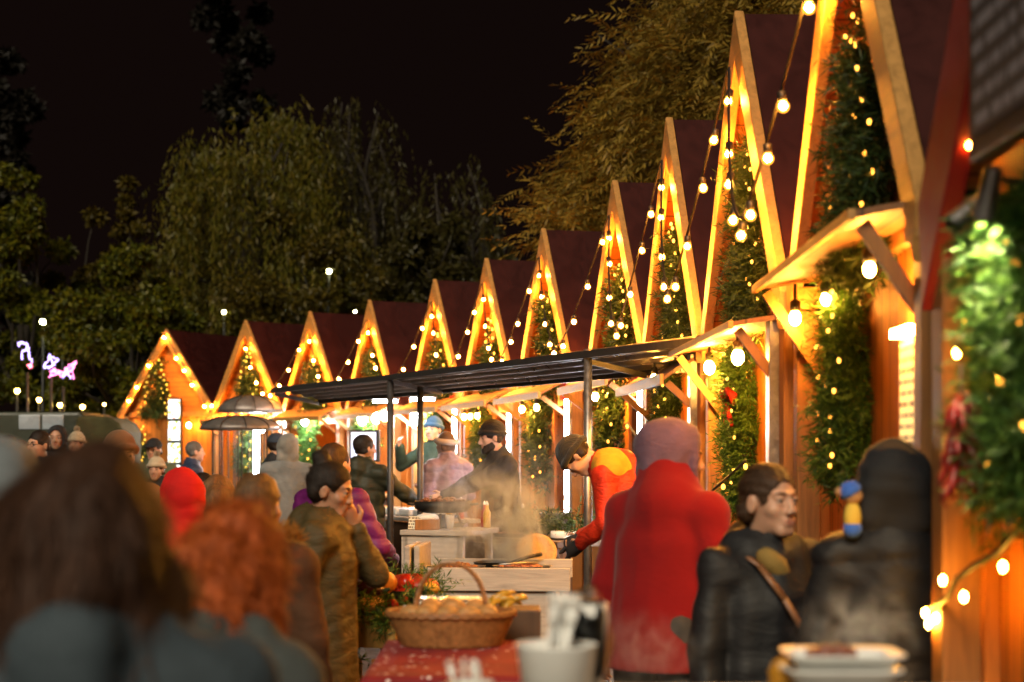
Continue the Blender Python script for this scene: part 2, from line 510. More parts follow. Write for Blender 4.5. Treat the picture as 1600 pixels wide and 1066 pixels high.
HUT_LABELS = [
 "wooden hut at the far end of the row, lit food menu panels on its front",
 "wooden hut with a dark red roof behind the black domed barbecues",
 "narrow wooden hut behind the man in the grey denim jacket",
 "wooden hut with a bright screen in front, behind the dark green padded jacket",
 "wooden hut behind the man in the blue beanie",
 "wooden hut behind the bearded cook in the black beanie",
 "wooden hut behind the steaming grill trough",
 "wooden hut behind the bending worker in the orange jacket",
 "wooden hut behind the man in the red jacket and mauve hood",
 "tall wooden hut with a bright green garland, behind the woman with a brown strap",
 "large wooden hut with a lit yellow menu, behind the black hooded coat",
 "wooden hut at the frame's edge with a red gable board and black sign"]
HUTS = []
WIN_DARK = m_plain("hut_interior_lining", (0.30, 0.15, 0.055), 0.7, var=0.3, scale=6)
REDCLOTH = m_fabric("red_cloth", (0.42, 0.012, 0.012), wrinkle=0.3)
for i in range(12):
    hw = HWS[i]
    h = thing("market_hut", HUT_LABELS[i], "hut", group="wooden market huts in a row")
    h.matrix_world = hut_M(i)
    if i == 11: h.location.z = -0.08
    HUTS.append(h)
    opening = (2 <= i <= 7) or i == 1
    ov = 0.0
    # roof slopes (slabs, from ridge to eave)
    sl = math.hypot(hw, PEAK - EAVE)
    for sgn in (-1, 1):
        m = MB()
        nx, nz = sgn * (PEAK - EAVE) / sl, hw / sl
        p0 = Vector((0, 0, PEAK)); p1 = Vector((sgn * (hw + 0.05), 0, EAVE - 0.05 * (PEAK - EAVE) / hw))
        th = 0.03
        a = [(p0.x, p0.z), (p1.x, p1.z), (p1.x - nx * th, p1.z - nz * th), (p0.x, p0.z - th / nz)]
        m.prism([(q[0], q[1]) for q in a], 1, 0.03, HD)
        m.build("roof_slope", ROOF, h)
    # under-roof boards slightly inside
    for sgn in (-1, 1):
        m = MB()
        nx, nz = sgn * (PEAK - EAVE) / sl, hw / sl
        o1, o2 = 0.033, 0.055
        a = [(0, PEAK - o1 / nz), (sgn * hw - nx * o1, EAVE - nz * o1), (sgn * hw - nx * o2, EAVE - nz * o2), (0, PEAK - o2 / nz)]
        m.prism(a, 1, 0.035, HD - 0.02)
        m.build("roof_lining", W_GABLE, h)
    # barge boards: one per slope, own local x along the board for the grain
    for sgn in (-1, 1):
        m = MB(); bw = 0.27 if (i == 11 and sgn < 0) else 0.155
        d = Vector((sgn * hw, 0, EAVE - PEAK)).normalized()
        n = Vector((sgn * (PEAK - EAVE) / sl, 0, hw / sl))
        top_in = bw / n.z
        ex = 0.10
        pe = Vector((sgn * hw, 0, EAVE)) + d * ex
        A = [(0, PEAK + 0.02), (pe.x, pe.z + 0.02), (pe.x - sgn * 0.04, pe.z - bw * 1.02), (0, PEAK - top_in)]
        m.prism(A, 1, -0.03, 0.024)
        b_ = m.build("barge_board", RED_PAINT if (i == 11 and sgn < 0) else W_PALE, h, bevel=0.006)
        if i == 11 and sgn < 0: b_["label"] = "red painted gable board"
    # gable siding
    m = MB()
    gx = hw - 0.06; gz = PEAK - 0.085
    m.prism([(0, gz), (gx, EAVE - 0.03), (-gx, EAVE - 0.03)], 1, WY, WY + 0.03)
    m.build("gable_panel", W_GABLE, h)
    # front walls
    if opening:
        m = MB()
        m.box((-(hw + 0.1) / 2 + 0.12 - 0.05, WY + 0.016, 1.22), (hw - 0.25, 0.03, 2.44))
        m.box((hw / 2 + 0.02, WY + 0.016, 0.5), (hw - 0.06, 0.03, 1.0))
        m.box((hw / 2 + 0.02, WY + 0.016, 2.30), (hw - 0.06, 0.03, 0.28))
        m.build("front_wall", W_WALL, h)
        MB().box((hw / 2 - 0.03, WY - 0.06, 1.02), (hw - 0.12, 0.36, 0.04)).build("counter_shelf", W_POST, h, bevel=0.005)
        for z in (1.35, 1.75):
            MB().box((hw / 2 - 0.05, 1.0, z), (hw - 0.2, 0.25, 0.025)).build("shelf", W_POST, h)
    else:
        MB().box((0, WY + 0.016, 1.22), (2 * hw - 0.12, 0.03, 2.44)).build("front_wall", W_WALL, h)
    # side and back walls
    for sgn in (-1, 1):
        MB().box((sgn * (hw - 0.06), (WY + HD) / 2 + 0.05, 1.22), (0.03, HD - WY - 0.1, 2.44)).build("side_wall", W_WALL, h)
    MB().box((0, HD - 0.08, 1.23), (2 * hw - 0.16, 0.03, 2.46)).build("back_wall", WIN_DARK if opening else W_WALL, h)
    # corner posts
    for sgn in (-1, 1):
        m = MB(); px_ = sgn * (hw - 0.035)
        m.box((px_, 0.052, (EAVE - 0.17) / 2), (0.11, 0.11, EAVE - 0.17))
        m.build("corner_post", W_POST, h, bevel=0.008)
        MB().box((px_, 0.05, EAVE - 0.115), (0.16, 0.15, 0.10)).build("post_cap", W_PALE, h, bevel=0.006)
    for sgn in (-1, 1): MB().box((sgn * (hw - 0.105), 0.118, 1.13), (0.05, 0.04, 2.26)).build("corner_trim", W_WALL, h)
    # eave plate
    MB().box((0, WY - 0.035, EAVE - 0.05), (2 * hw - 0.28, 0.05, 0.10)).build("tie_beam", W_POST, h, bevel=0.005)
    # awning flap with struts
    if i not in (0, 11):
        m = MB()
        segs = 6; a0 = WY - 0.02; out = 0.42 if i < 8 else (0.34 if i < 10 else 0.30)
        zr = EAVE - 0.02 if i < 8 else (EAVE - 0.13 if i < 10 else EAVE)
        x0, x1 = -hw + 0.09, hw - 0.09; dz_ = 0.17 if i < 9 else 0.04
        top = []; bot = []
        for k in range(segs + 1):
            f = k / segs
            y = a0 - out * f; z = zr - 0.02 - dz_ * f ** 1.6
            top.append((y, z)); bot.append((y, z - 0.022))
        m.prism(top + bot[::-1], 0, x0, x1)
        aw = m.build("awning", W_AWN, h)
        MB().box(((x0 + x1) / 2, a0 - out - 0.014, zr - 0.035 - dz_), (x1 - x0 + 0.02, 0.026, 0.07 if i < 9 else 0.035)).build("awning_rim", W_PALE, aw, bevel=0.004)
        for xs in (x0 + 0.06, x1 - 0.06):
            MB().beam((xs, a0 - out + 0.03, zr - 0.055 - dz_), (xs, WY - 0.004, zr - 0.52), 0.045, 0.03).build("strut", W_POST, aw)

# small extras of single huts
def hut_world(i, x, y, z): return hut_M(i) @ Vector((x, y, z))

# ------------------------------------------------------------------ fir garlands and their lights
def gable_surf(hgt, half, rng):
    def fn(n):
        u = rng.uniform(0, 1, n) ** 0.62
        z = -u * hgt
        wd = half * (0.12 + 0.88 * u) * (0.82 + 0.18 * np.sin(u * 22))
        x = rng.uniform(-1, 1, n) * wd
        y = -np.abs(rng.normal(0, 1, n)) * 0.015 - 0.025 * (1 - (x / np.maximum(wd, 0.01)) ** 2) - 0.02
        P = np.stack([x, y, z], 1)
        O = np.stack([x / np.maximum(wd, 0.02) * 0.7, -np.full(n, 0.75), -0.3 * np.ones(n)], 1)
        return P, O
    return fn
def column_surf(hgt, half, rng):
    def fn(n):
        z = -rng.uniform(0, 1, n) * hgt
        wv = half * (0.8 + 0.15 * np.sin(z * 9.0 + 1.0) + 0.12 * np.sin(z * 23))
        a = rng.uniform(-PI, 0, n)
        P = np.stack([np.cos(a) * wv, np.sin(a) * wv * 0.26 - 0.005, z], 1)
        O = np.stack([np.cos(a), np.sin(a), -0.2 * np.ones(n)], 1)
        return P, O
    return fn

HUT_NAME = ["the hut with the lit food menu panels", "the hut behind the domed barbecue", "the hut behind the grey denim jacket", "the hut with the bright screen",
            "the hut behind the blue beanie man", "the hut behind the bearded cook", "the hut behind the steaming grill trough", "the hut behind the bending orange worker",
            "the hut behind the red jacket man", "the hut behind the brown strap woman", "the hut with the lit yellow menu", "the hut with the black sign"]
def bulbs_on(parent, pts, src, name="bulb"):
    for p in pts:
        c = src.copy(); C.objects.link(c); c.parent = parent; c.location = p
        c.scale = (1, 1, 1)
def mini_bulb(mat, r):
    m = MB().ball((0, 0, 0), (r, r, r * 1.35), 6, 4)
    o = m.build("bulb", mat, None, smooth=True)
    return o
FAIRY_SRC = {}
def fairy(i, M, pts, kind, mat, r, label, group):
    f = thing("fairy_lights", label, "fairy lights", group=group)
    f.matrix_world = M
    pts = [Vector(p) for p in pts]
    MB().tube(pts, 0.004, 4).build("wire", CABLE, f)
    key = (mat.name, r)
    if key not in FAIRY_SRC:
        o = mini_bulb(mat, r); FAIRY_SRC[key] = o.data
        bpy.data.objects.remove(o)
    for p in pts:
        o = bpy.data.objects.new("bulb", FAIRY_SRC[key]); C.objects.link(o); o.parent = f; o.location = p + Vector((0, -0.012, -0.01))

for i in range(12):
    rng = np.random.default_rng(100 + i)
    M = hut_M(i)
    near = i >= 8
    # tree-shaped garland in the gable
    hgt = 0.95 if i > 1 else 1.1; half = (0.42 if i >= 2 else 0.46)
    ctr = (0.03, WY - 0.01, PEAK - 0.70 if i > 1 else PEAK - 0.5)
    if i == 0: ctr = (-0.28, WY - 0.01, PEAK - 0.5)
    if i != 11:
        g = thing("fir_garland", "tree-shaped fir garland in the gable of " + HUT_NAME[i], "garland", group="fir garlands in the gables")
        g.matrix_world = M @ Matrix.Translation(ctr)
        fir_mesh("foliage", gable_surf(hgt, half, rng), 1300 if near else 460, 14 if near else 10, 0.055 if near else 0.07, 0.007 if near else 0.016, FIR, g, rng)
        nb = 28 if i not in (0, 1) else 34
        pts = []
        for k in range(nb):
            u = (k + rng.uniform(0, 0.8)) / nb
            wd = half * (0.1 + 0.95 * u ** 0.8)
            pts.append((math.sin(k * 2.1 + rng.uniform(-.5, .5)) * wd, -0.08 - 0.04 * rng.uniform(), -hgt * u - 0.02))
        fairy(i, g.matrix_world, pts, "g", BULB_YG if i < 2 else BULB_SM, 0.008 if i >= 9 else (0.011 if i > 5 else 0.013),
              "fairy lights on the gable garland of " + HUT_NAME[i], "fairy lights on the gable garlands")
    # garland column on the front wall
    xc = {0: -0.82, 1: -0.1, 2: -0.3, 3: -0.4, 4: -0.2, 5: -0.5, 6: -0.5, 7: -0.55, 8: -0.55, 9: -0.48, 10: -0.43, 11: -0.69}[i]
    hgt = {0: 1.3, 10: 0.78, 11: 0.66}.get(i, 0.86); half = 0.25 if i < 10 else 0.22
    zt = 2.26 if i != 11 else 2.22
    if i == 10: zt = 2.36
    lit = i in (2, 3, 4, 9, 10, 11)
    g = thing("fir_garland", "fir garland column on the wall of " + HUT_NAME[i], "garland", group="fir garlands on the walls")
    g.matrix_world = M @ Matrix.Translation((xc, WY - 0.01, zt))
    if i == 11: half = 0.26
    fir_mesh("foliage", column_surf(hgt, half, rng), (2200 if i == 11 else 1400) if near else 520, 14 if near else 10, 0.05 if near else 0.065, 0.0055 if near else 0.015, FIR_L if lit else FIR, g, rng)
    nb = {0: 40, 11: 8}.get(i, 16)
    pts = []
    for k in range(nb):
        u = (k + rng.uniform(0, 0.8)) / nb
        a = k * 2.3 + rng.uniform(-.4, .4)
        pts.append((math.sin(a) * half * 1.05, -0.09 - 0.04 * rng.uniform(), -hgt * u))
    fairy(i, g.matrix_world, pts, "c", BULB_YG if i < 2 else BULB_SM, 0.008 if i >= 9 else (0.011 if i > 5 else 0.013),
          "fairy lights on the wall garland of " + HUT_NAME[i], "fairy lights on the wall garlands")

# ------------------------------------------------------------------ festoon strings from gable to gable
gb = MB().ball((0, 0, -0.032), 0.027, 16, 12).build("bulb", GLOBE, None, smooth=True); GB = gb.data
gf = MB().ball((0, 0, -0.030), 0.0165, 12, 8).build("filament", BULB, None, smooth=True); GF = gf.data; bpy.data.objects.remove(gf)
gs = MB().lathe([(0.012, 0.035), (0.02, 0.03), (0.02, -0.008), (0.012, -0.012)], 10).build("socket", CABLE, None, smooth=True); GS = gs.data
bpy.data.objects.remove(gb); bpy.data.objects.remove(gs)
def festoon(pts, bulbs, label):
    """pts: world cable points; bulbs: world points hanging off it"""
    f = thing("festoon_lights", label, "string lights", loc=pts[0], group="festoon strings between the gables")
    o0 = Vector(pts[0])
    MB().tube([Vector(p) - o0 for p in pts], 0.008, 5).build("cable", CABLE, f)
    for b in bulbs:
        o = bpy.data.objects.new("bulb", GB); C.objects.link(o); o.parent = f; o.location = Vector(b) - o0 + Vector((0, 0, -0.05))
        o.rotation_euler = (random.uniform(-.15, .15), random.uniform(-.15, .15), random.uniform(0, 3))
        q = bpy.data.objects.new("socket", GS); C.objects.link(q); q.parent = o
        q = bpy.data.objects.new("filament", GF); C.objects.link(q); q.parent = o
SH = ["", "the domed barbecue hut and the denim man's hut", "the denim man's hut and the screen hut", "the screen hut and the blue beanie hut",
      "the blue beanie hut and the cook's hut", "the cook's hut and the trough hut", "the trough hut and the orange worker's hut",
      "the orange worker's hut and the red jacket hut", "the red jacket hut and the strap woman's hut", "the strap woman's hut and the yellow menu hut"]
for i in range(1, 10):
    A = hut_world(i, 0.03, -0.06, PEAK - 0.30); B = hut_world(i + 1, -0.03, -0.06, PEAK - 0.30)
    outn = (hut_M(i).to_3x3() @ Vector((0, -1, 0)) + hut_M(i + 1).to_3x3() @ Vector((0, -1, 0))).normalized()
    sag = 1.05 if i not in (9,) else 1.0
    N = 24; pts = []
    jit = random.uniform(-.06, .06)
    for k in range(N + 1):
        f = k / N
        p = A.lerp(B, f)
        s = 1 - abs(2 * f - 1) ** 1.55
        p = p + Vector((0, 0, -(sag + jit) * s)) + outn * (0.13 * math.sin(PI * f))
        pts.append(p)
    nb = 9 if i > 2 else 8
    bulbs = [pts[int(round((k + 0.35 + random.uniform(-.12, .12)) / nb * N))] for k in range(nb)]
    festoon(pts, bulbs, "globe bulbs strung between " + SH[i])
# first hut: bulbs follow its gable boards
hw0 = HWS[0]
pts = []; bl = []
for k in range(25):
    f = k / 24 * 2 - 1
    pts.append(hut_world(0, f * hw0, -0.07, PEAK - 0.06 - abs(f) * (PEAK - EAVE + 0.05) + 0.02 * math.sin(k * 2)))
festoon(pts, [pts[k] for k in (0, 3, 5, 8, 12, 15, 17, 19, 22, 24)], "globe bulbs along the gable boards of the hut with lit menu panels")
A = hut_world(1, -1.0, -0.12, 2.62); B = hut_world(1, 1.1, -0.12, 2.66)
pts = [A.lerp(B, k / 12) + Vector((0, 0, -0.16 * math.sin(PI * k / 12))) for k in range(13)]
festoon(pts, [pts[k] for k in (0, 2, 4, 6, 8, 10)], "globe bulbs hung low across the hut behind the domed barbecues")

# ------------------------------------------------------------------ lamps on the huts
def led(i, x, y, z0, z1, label, wdt=0.075):
    f = thing("light_strip", label, "light strip", group="white light strips on the hut posts")
    f.matrix_world = hut_M(i) @ Matrix.Translation((x, y, z0))
    MB().box((0, 0, (z1 - z0) / 2), (wdt, 0.02, z1 - z0)).build("tube", TUBE, f, bevel=0.004)
    MB().box((0, 0.017, (z1 - z0) / 2), (wdt + 0.02, 0.014, z1 - z0 + 0.04)).build("housing", STEEL, f)
led(1, 0.28, WY - 0.10, 0.9, 2.15, "white light strip behind the domed barbecue", 0.15)
led(4, 1.0, -0.045, 0.9, 2.25, "white light strip right beside the blue beanie man", 0.12)
led(5, 1.15, -0.045, 0.82, 2.13, "white light strip between the bearded cook and the steam")
led(6, 1.16, -0.045, 0.80, 2.20, "white light strip beside the black hat of the bending worker", 0.085)
led(7, 1.19, -0.045, 0.9, 2.22, "white light strip with blue-white glow above the red jacket", 0.09)
def hang_lamp(i, x, y, z, label, mat=LAMPW, r=0.045, grp="hanging lamps under the awnings"):
    f = thing("hanging_lamp", label, "lamp", group=grp)
    f.matrix_world = hut_M(i) @ Matrix.Translation((x, y, z))
    if mat is not LAMPC: r *= 0.72
    MB().ball((0, 0, 0), (r, r, r * 1.3), 12, 8).build("bulb", mat, f, smooth=True)
    MB().tube([(0, 0, r * 1.2), (0, 0, r * 1.2 + 0.12)], 0.008, 6).build("cord", CABLE, f)
    MB().lathe([(0.014, r * 1.1), (0.024, r * 1.25), (0.024, r * 1.25 + 0.04), (0.01, r * 1.25 + 0.05)], 10).build("socket", CABLE, f, smooth=True)
LAMPS = m_emit("warm_lamp_soft", (1.0, 0.44, 0.07), 100.0)
LAMPM = m_emit("warm_lamp_near", (1.0, 0.40, 0.05), 300.0)
LAMPC = m_emit("cold_lamp", (0.92, 1.0, 0.98), 380.0)
hang_lamp(10, -0.95, -0.04, 2.25, "large bright lamp under the awning of the hut with the lit yellow menu", LAMPM, 0.036)
hang_lamp(10, -0.30, -0.02, 2.27, "small warm lamp over the garland of the hut with the lit yellow menu", LAMPM, 0.028)
hang_lamp(9, 0.3, -0.06, 2.16, "warm lamp under the awning behind the brown strap woman", LAMPW, 0.045)
hang_lamp(9, -0.7, -0.06, 2.16, "added warm lamp hidden under the awning above the purple hood, to brighten the wall", LAMPW, 0.045)  # extra lamp added out of sight behind the rim to warm the wall
hang_lamp(10, 0.65, -0.04, 2.28, "added small warm lamp brightening the planks above the lit yellow menu board", LAMPM, 0.028)  # extra lamp added to brighten this hut's front planks
hang_lamp(8, 0.2, -0.14, 2.18, "warm lamp under the awning of the red jacket man's hut", LAMPW, 0.04)
hang_lamp(7, -0.1, -0.16, 2.16, "warm filament lamp over the orange worker's hut wall", LAMPW, 0.04)
hang_lamp(6, -0.35, -0.16, 2.14, "warm filament lamp above the garland behind the grill steam", LAMPW, 0.04)
hang_lamp(6, 0.35, -0.16, 2.14, "second warm filament lamp near the light strip behind the grill steam", LAMPS, 0.04)
hang_lamp(5, -0.5, -0.16, 2.12, "first of three filament lamps over the bearded cook", LAMPW, 0.04)
hang_lamp(5, -0.2, -0.16, 2.12, "middle of three filament lamps over the bearded cook", LAMPS, 0.04)
hang_lamp(5, 0.15, -0.16, 2.12, "last of three filament lamps over the bearded cook", LAMPS, 0.04)
hang_lamp(4, -0.55, -0.12, 2.16, "cold white lamp left of the blue beanie man", LAMPC, 0.075)
hang_lamp(3, 0.1, -0.16, 2.2, "cold white lamp under the awning above the bright screen", LAMPC, 0.07)
hang_lamp(3, 0.7, -0.16, 2.2, "second cold white lamp beside the dark pole top", LAMPC, 0.06)
hang_lamp(2, 0.1, -0.16, 2.2, "cold white lamp behind the grey denim jacket man", LAMPC, 0.05)
hang_lamp(1, 0.75, -0.16, 2.14, "cold white lamp right of the barbecue dome", LAMPC, 0.09)
hang_lamp(1, -0.6, -0.16, 2.14, "warm lamp left of the barbecue dome", LAMPS, 0.05)
hang_lamp(0, 0.62, -0.06, 2.2, "flat warm lamp beside the lit food menu panels", LAMPS, 0.06)
# warm lamps inside the open huts (seen glowing through the counters)
for i in (2, 3, 4, 5, 6, 7):
    hang_lamp(i, 0.45, 1.0, 2.05, "ceiling lamp inside " + HUT_NAME[i], LAMPS, 0.06, "ceiling lamps inside the huts")
# ------------------------------------------------------------------ trees
def limb(mb, a, b, ra, rb, bend=0.15, n=6):
    a = Vector(a); b = Vector(b); pts = []; rs = []
    off = Vector((random.uniform(-1, 1), random.uniform(-1, 1), random.uniform(-.3, 1))) * (b - a).length * bend
    for k in range(n + 1):
        f = k / n
        pts.append(a.lerp(b, f) + off * math.sin(PI * f)); rs.append(ra + (rb - ra) * f)
    mb.tube(pts, rs, 7); return pts

LF_ASH = m_leaf("leaf_ash_lamplit", [(0.18, 0.125, 0.02), (0.31, 0.21, 0.03), (0.43, 0.27, 0.04), (0.34, 0.20, 0.03)], 0.5, 0.3)  # amber lamplight on the crown put into a lighter leaf colour
LF_WIL = m_leaf("leaf_willow", [(0.0794, 0.0761, 0.0060), (0.1227, 0.1036, 0.0083), (0.1588, 0.1102, 0.0101)], 0.5, 0.3)
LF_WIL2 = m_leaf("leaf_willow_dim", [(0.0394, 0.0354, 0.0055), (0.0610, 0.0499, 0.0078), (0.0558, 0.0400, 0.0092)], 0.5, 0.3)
LF_GRN = m_leaf("leaf_green_bush", [(0.0466, 0.0558, 0.0032), (0.1010, 0.1063, 0.0041), (0.1712, 0.1496, 0.0051)], 0.5, 0.3)
LF_BRN = m_leaf("leaf_olive_brown", [(0.0529, 0.0425, 0.0039), (0.0996, 0.0731, 0.0056), (0.1193, 0.0794, 0.0065)], 0.5, 0.3)
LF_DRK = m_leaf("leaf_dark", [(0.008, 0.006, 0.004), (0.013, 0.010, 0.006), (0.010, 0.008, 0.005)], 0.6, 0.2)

def pinnate_tree(label):
    rng = np.random.default_rng(5)
    cx, cy, cz = 4.4, 22.6, 5.3
    rad = np.array([4.9, 2.6, 4.4])
    t = thing("ash_tree", label, "tree", loc=(cx, cy + 0.8, 0))
    mb = MB()
    limb(mb, (0, 0, 0), (0.1, 0, 3.4), 0.26, 0.2, 0.03)
    ends = []
    for k in range(13):
        a = rng.uniform(0, 2 * PI); e = Vector((math.cos(a) * rng.uniform(1.5, 3.4), math.sin(a) * 1.4 - 0.5, rng.uniform(4.6, 8.6)))
        p = limb(mb, (0.1, 0, rng.uniform(2.6, 3.4)), e, 0.11, 0.03, 0.12); ends.append(e)
        for q in range(4):
            e2 = e + Vector((rng.uniform(-1.4, 1.0), rng.uniform(-1, .4), rng.uniform(-.9, .8)))
            limb(mb, p[3 + q % 3], e2, 0.035, 0.010, 0.15)
    mb.build("trunk", BARK, t, smooth=True)
    # clusters of compound leaves hanging off the branches
    NCL = 360
    Bs = []; Ds = []; Ss = []; Ls = []
    o = np.array([cx, cy + 0.8, 0])
    made = 0
    while made < NCL:
        u = rnd_unit(1, rng)[0]
        r = rng.uniform(0.35, 1.0) ** 0.5
        c = np.array([cx, cy, cz]) + u * rad * r
        if c[1] > cy + 1.3: continue
        px = 800 + F * c[0] / c[1]
        py = HZ - F * (c[2] - EYE) / c[1]
        if c[2] < 4.35 or px > 1330 or py < -140: continue
        lim = np.interp(py, [-150, 0, 120, 225, 320, 400, 460], [1090, 1045, 990, 920, 868, 880, 960])
        if px < lim + rng.uniform(0, 60): continue
        made += 1
        main = np.array([-0.75 + rng.normal() * 0.5, -0.35 + rng.normal() * 0.4, -0.35 + rng.normal() * 0.45])
        main /= np.linalg.norm(main)
        for s_ in range(rng.integers(9, 16)):
            st = c + rng.normal(size=3) * np.array([0.30, 0.30, 0.26])
            ax = main + rng.normal(size=3) * 0.45; ax /= np.linalg.norm(ax)
            Lr = rng.uniform(0.45, 0.95); nl = rng.integers(8, 12)
            sd = np.cross(ax, np.array([rng.normal() * .4, rng.normal() * .4, 1.0])); sd /= np.linalg.norm(sd)
            for j in range(nl):
                f = (j + 1) / nl
                p = st + ax * Lr * f + np.array([0, 0, -0.16 * f * f])
                for sg in (-1, 1):
                    d = ax * 0.72 + sd * sg * 0.75 + np.array([0, 0, -0.35]) + rng.normal(size=3) * 0.16
                    Bs.append(p); Ds.append(d); Ss.append(ax - sd * sg * 0.2 + rng.normal(size=3) * 0.3); Ls.append(rng.uniform(0.13, 0.20) * (1.1 - 0.35 * f))
    B = np.array(Bs) - o; Ls = np.array(Ls)
    leaves("crown", B, np.array(Ds), np.array(Ss), Ls, Ls * 0.2, LF_ASH, t)
    return t
pinnate_tree("tall ash tree with amber feathery leaves hanging over the red hut roofs")

def willow(px0, px1, pyt, d, label, mat, seed, nst=420, low=560, peak=None, name="willow_tree", depth=5.0):
    rng = np.random.default_rng(seed)
    cxp = (px0 + px1) / 2
    base = at(cxp, HZ, d); base.z = 0
    t = thing(name, label, "tree", loc=base)
    half = (px1 - px0) / 2 * d / F
    ztop = EYE + (HZ - pyt) * d / F
    zlow = EYE + (HZ - low) * d / F
    mb = MB(); limb(mb, (0, 0, 0), (0.2, 0, ztop * 0.5), 0.45, 0.3, 0.04)
    Bs = []; Ds = []; Ss = []; Ls = []
    nb = 34
    for k in range(nb):
        a = rng.uniform(0, 2 * PI); rr = math.sqrt(rng.uniform(0.02, 1))
        ex, ey = math.cos(a) * half * rr, math.sin(a) * depth * rr
        zz = ztop - (ztop - zlow) * 0.55 * rr ** 2.2 - rng.uniform(0, 0.14) * (ztop - zlow)
        limb(mb, (0.2, 0, ztop * rng.uniform(0.35, 0.55)), (ex, ey, zz), 0.12, 0.02, 0.12, 7)
        ns = max(4, nst // nb)
        for s_ in range(ns):
            st = np.array([ex, ey, zz]) + rng.normal(size=3) * np.array([half * 0.10, depth * 0.1, 0.25])
            out = np.array([ex, ey, 0.0]); out = out / (np.linalg.norm(out) + 1e-6) * rng.uniform(0.2, 0.9)
            Lr = rng.uniform(0.35, 1.0) * (st[2] - zlow) * 0.95
            Lr = max(1.0, Lr); n_l = int(Lr / 0.12)
            sway = rng.normal(size=2) * 0.12
            for j in range(n_l):
                f = j / n_l
                hx = out * (1 - (1 - min(1, f * 2.5)) ** 2) * 0.9
                p = st + hx + np.array([sway[0] * f, sway[1] * f, 0.5 * math.sin(min(1, f * 3) * PI) * 0.5 - Lr * f])
                d_ = np.array([0, 0, -1.0]) + rng.normal(size=3) * 0.45
                Bs.append(p); Ds.append(d_); Ss.append(rnd_unit(1, rng)[0]); Ls.append(rng.uniform(0.15, 0.27))
    mb.build("trunk", BARK, t, smooth=True)
    Ls = np.array(Ls)
    leaves("crown", np.array(Bs), np.array(Ds), np.array(Ss), Ls, Ls * 0.26, mat, t)

def bushy(px0, px1, pyt, pyb, d, label, mat, seed, n=9000, leaf=0.17, name="broadleaf_tree", depth=3.5):
    rng = np.random.default_rng(seed)
    cxp = (px0 + px1) / 2
    base = at(cxp, HZ, d); base.z = 0
    t = thing(name, label, "tree", loc=base)
    half = (px1 - px0) / 2 * d / F
    zt = EYE + (HZ - pyt) * d / F; zb = max(0.3, EYE + (HZ - pyb) * d / F)
    mb = MB(); limb(mb, (0, 0, 0), (0.1, 0, zt * 0.55), 0.28, 0.16, 0.05)
    ncl = 60; cl = []
    while len(cl) < ncl:
        u = rng.uniform(-1, 1, 3)
        f = (u[2] + 1) / 2
        wd = 1.0 if f < 0.45 else math.sqrt(max(0.02, 1 - ((f - 0.45) / 0.58) ** 2))
        if math.hypot(u[0], u[1]) > wd: continue
        cl.append((u[0] * half * 0.92, u[1] * depth, zb + f * (zt - zb)))
    for c in (cl[::3] if mat is not LF_DRK else []):
        limb(mb, (0.1, 0, min(c[2], zt * 0.5) * rng.uniform(0.5, 0.9)), c, 0.07, 0.012, 0.15)
    mb.build("trunk", BARK, t, smooth=True)
    cl = np.array(cl); n = int(n * 1.9); idx = rng.integers(0, ncl, n)
    sz = rng.uniform(0.5, 1.0, ncl)[idx][:, None] * half * 0.28
    u = rnd_unit(n, rng); B = cl[idx] + u * sz * rng.uniform(0.3, 1, (n, 1)) * np.array([1, 1, 0.75])
    D = u * 0.5 + rnd_unit(n, rng) * 0.7 + np.array([0, 0, -0.5])
    Ls = rng.uniform(0.6, 1.2, n) * leaf
    leaves("crown", B, D, rnd_unit(n, rng), Ls, Ls * 0.5, mat, t)

willow(245, 560, 150, 46, "large weeping willow with yellow-green hanging strands behind the small far huts", LF_WIL, 11, 1000, 620)
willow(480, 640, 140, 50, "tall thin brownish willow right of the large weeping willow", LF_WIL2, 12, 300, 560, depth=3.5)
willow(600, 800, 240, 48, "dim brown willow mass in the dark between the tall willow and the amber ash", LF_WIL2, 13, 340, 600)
bushy(-70, 130, 260, 690, 40, "bright green leafy tree at the left edge over the parked vehicle", LF_GRN, 21, 16000)
bushy(120, 250, 285, 650, 43, "olive brown tree between the bright green tree and the weeping willow", LF_BRN, 22, 11000)
bushy(85, 330, 400, 700, 37, "low yellow-green bushy tree left of the hut with the menu panels", LF_GRN, 23, 15000)
bushy(300, 640, 350, 690, 43, "broad olive tree under the weeping willow, behind the far roofs", LF_BRN, 24, 20000)
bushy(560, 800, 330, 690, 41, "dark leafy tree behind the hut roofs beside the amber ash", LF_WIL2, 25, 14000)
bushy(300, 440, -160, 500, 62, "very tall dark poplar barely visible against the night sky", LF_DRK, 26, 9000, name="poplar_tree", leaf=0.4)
bushy(-60, 60, 60, 600, 60, "dark tall tree at the upper left edge against the night sky", LF_DRK, 27, 7000, leaf=0.4)

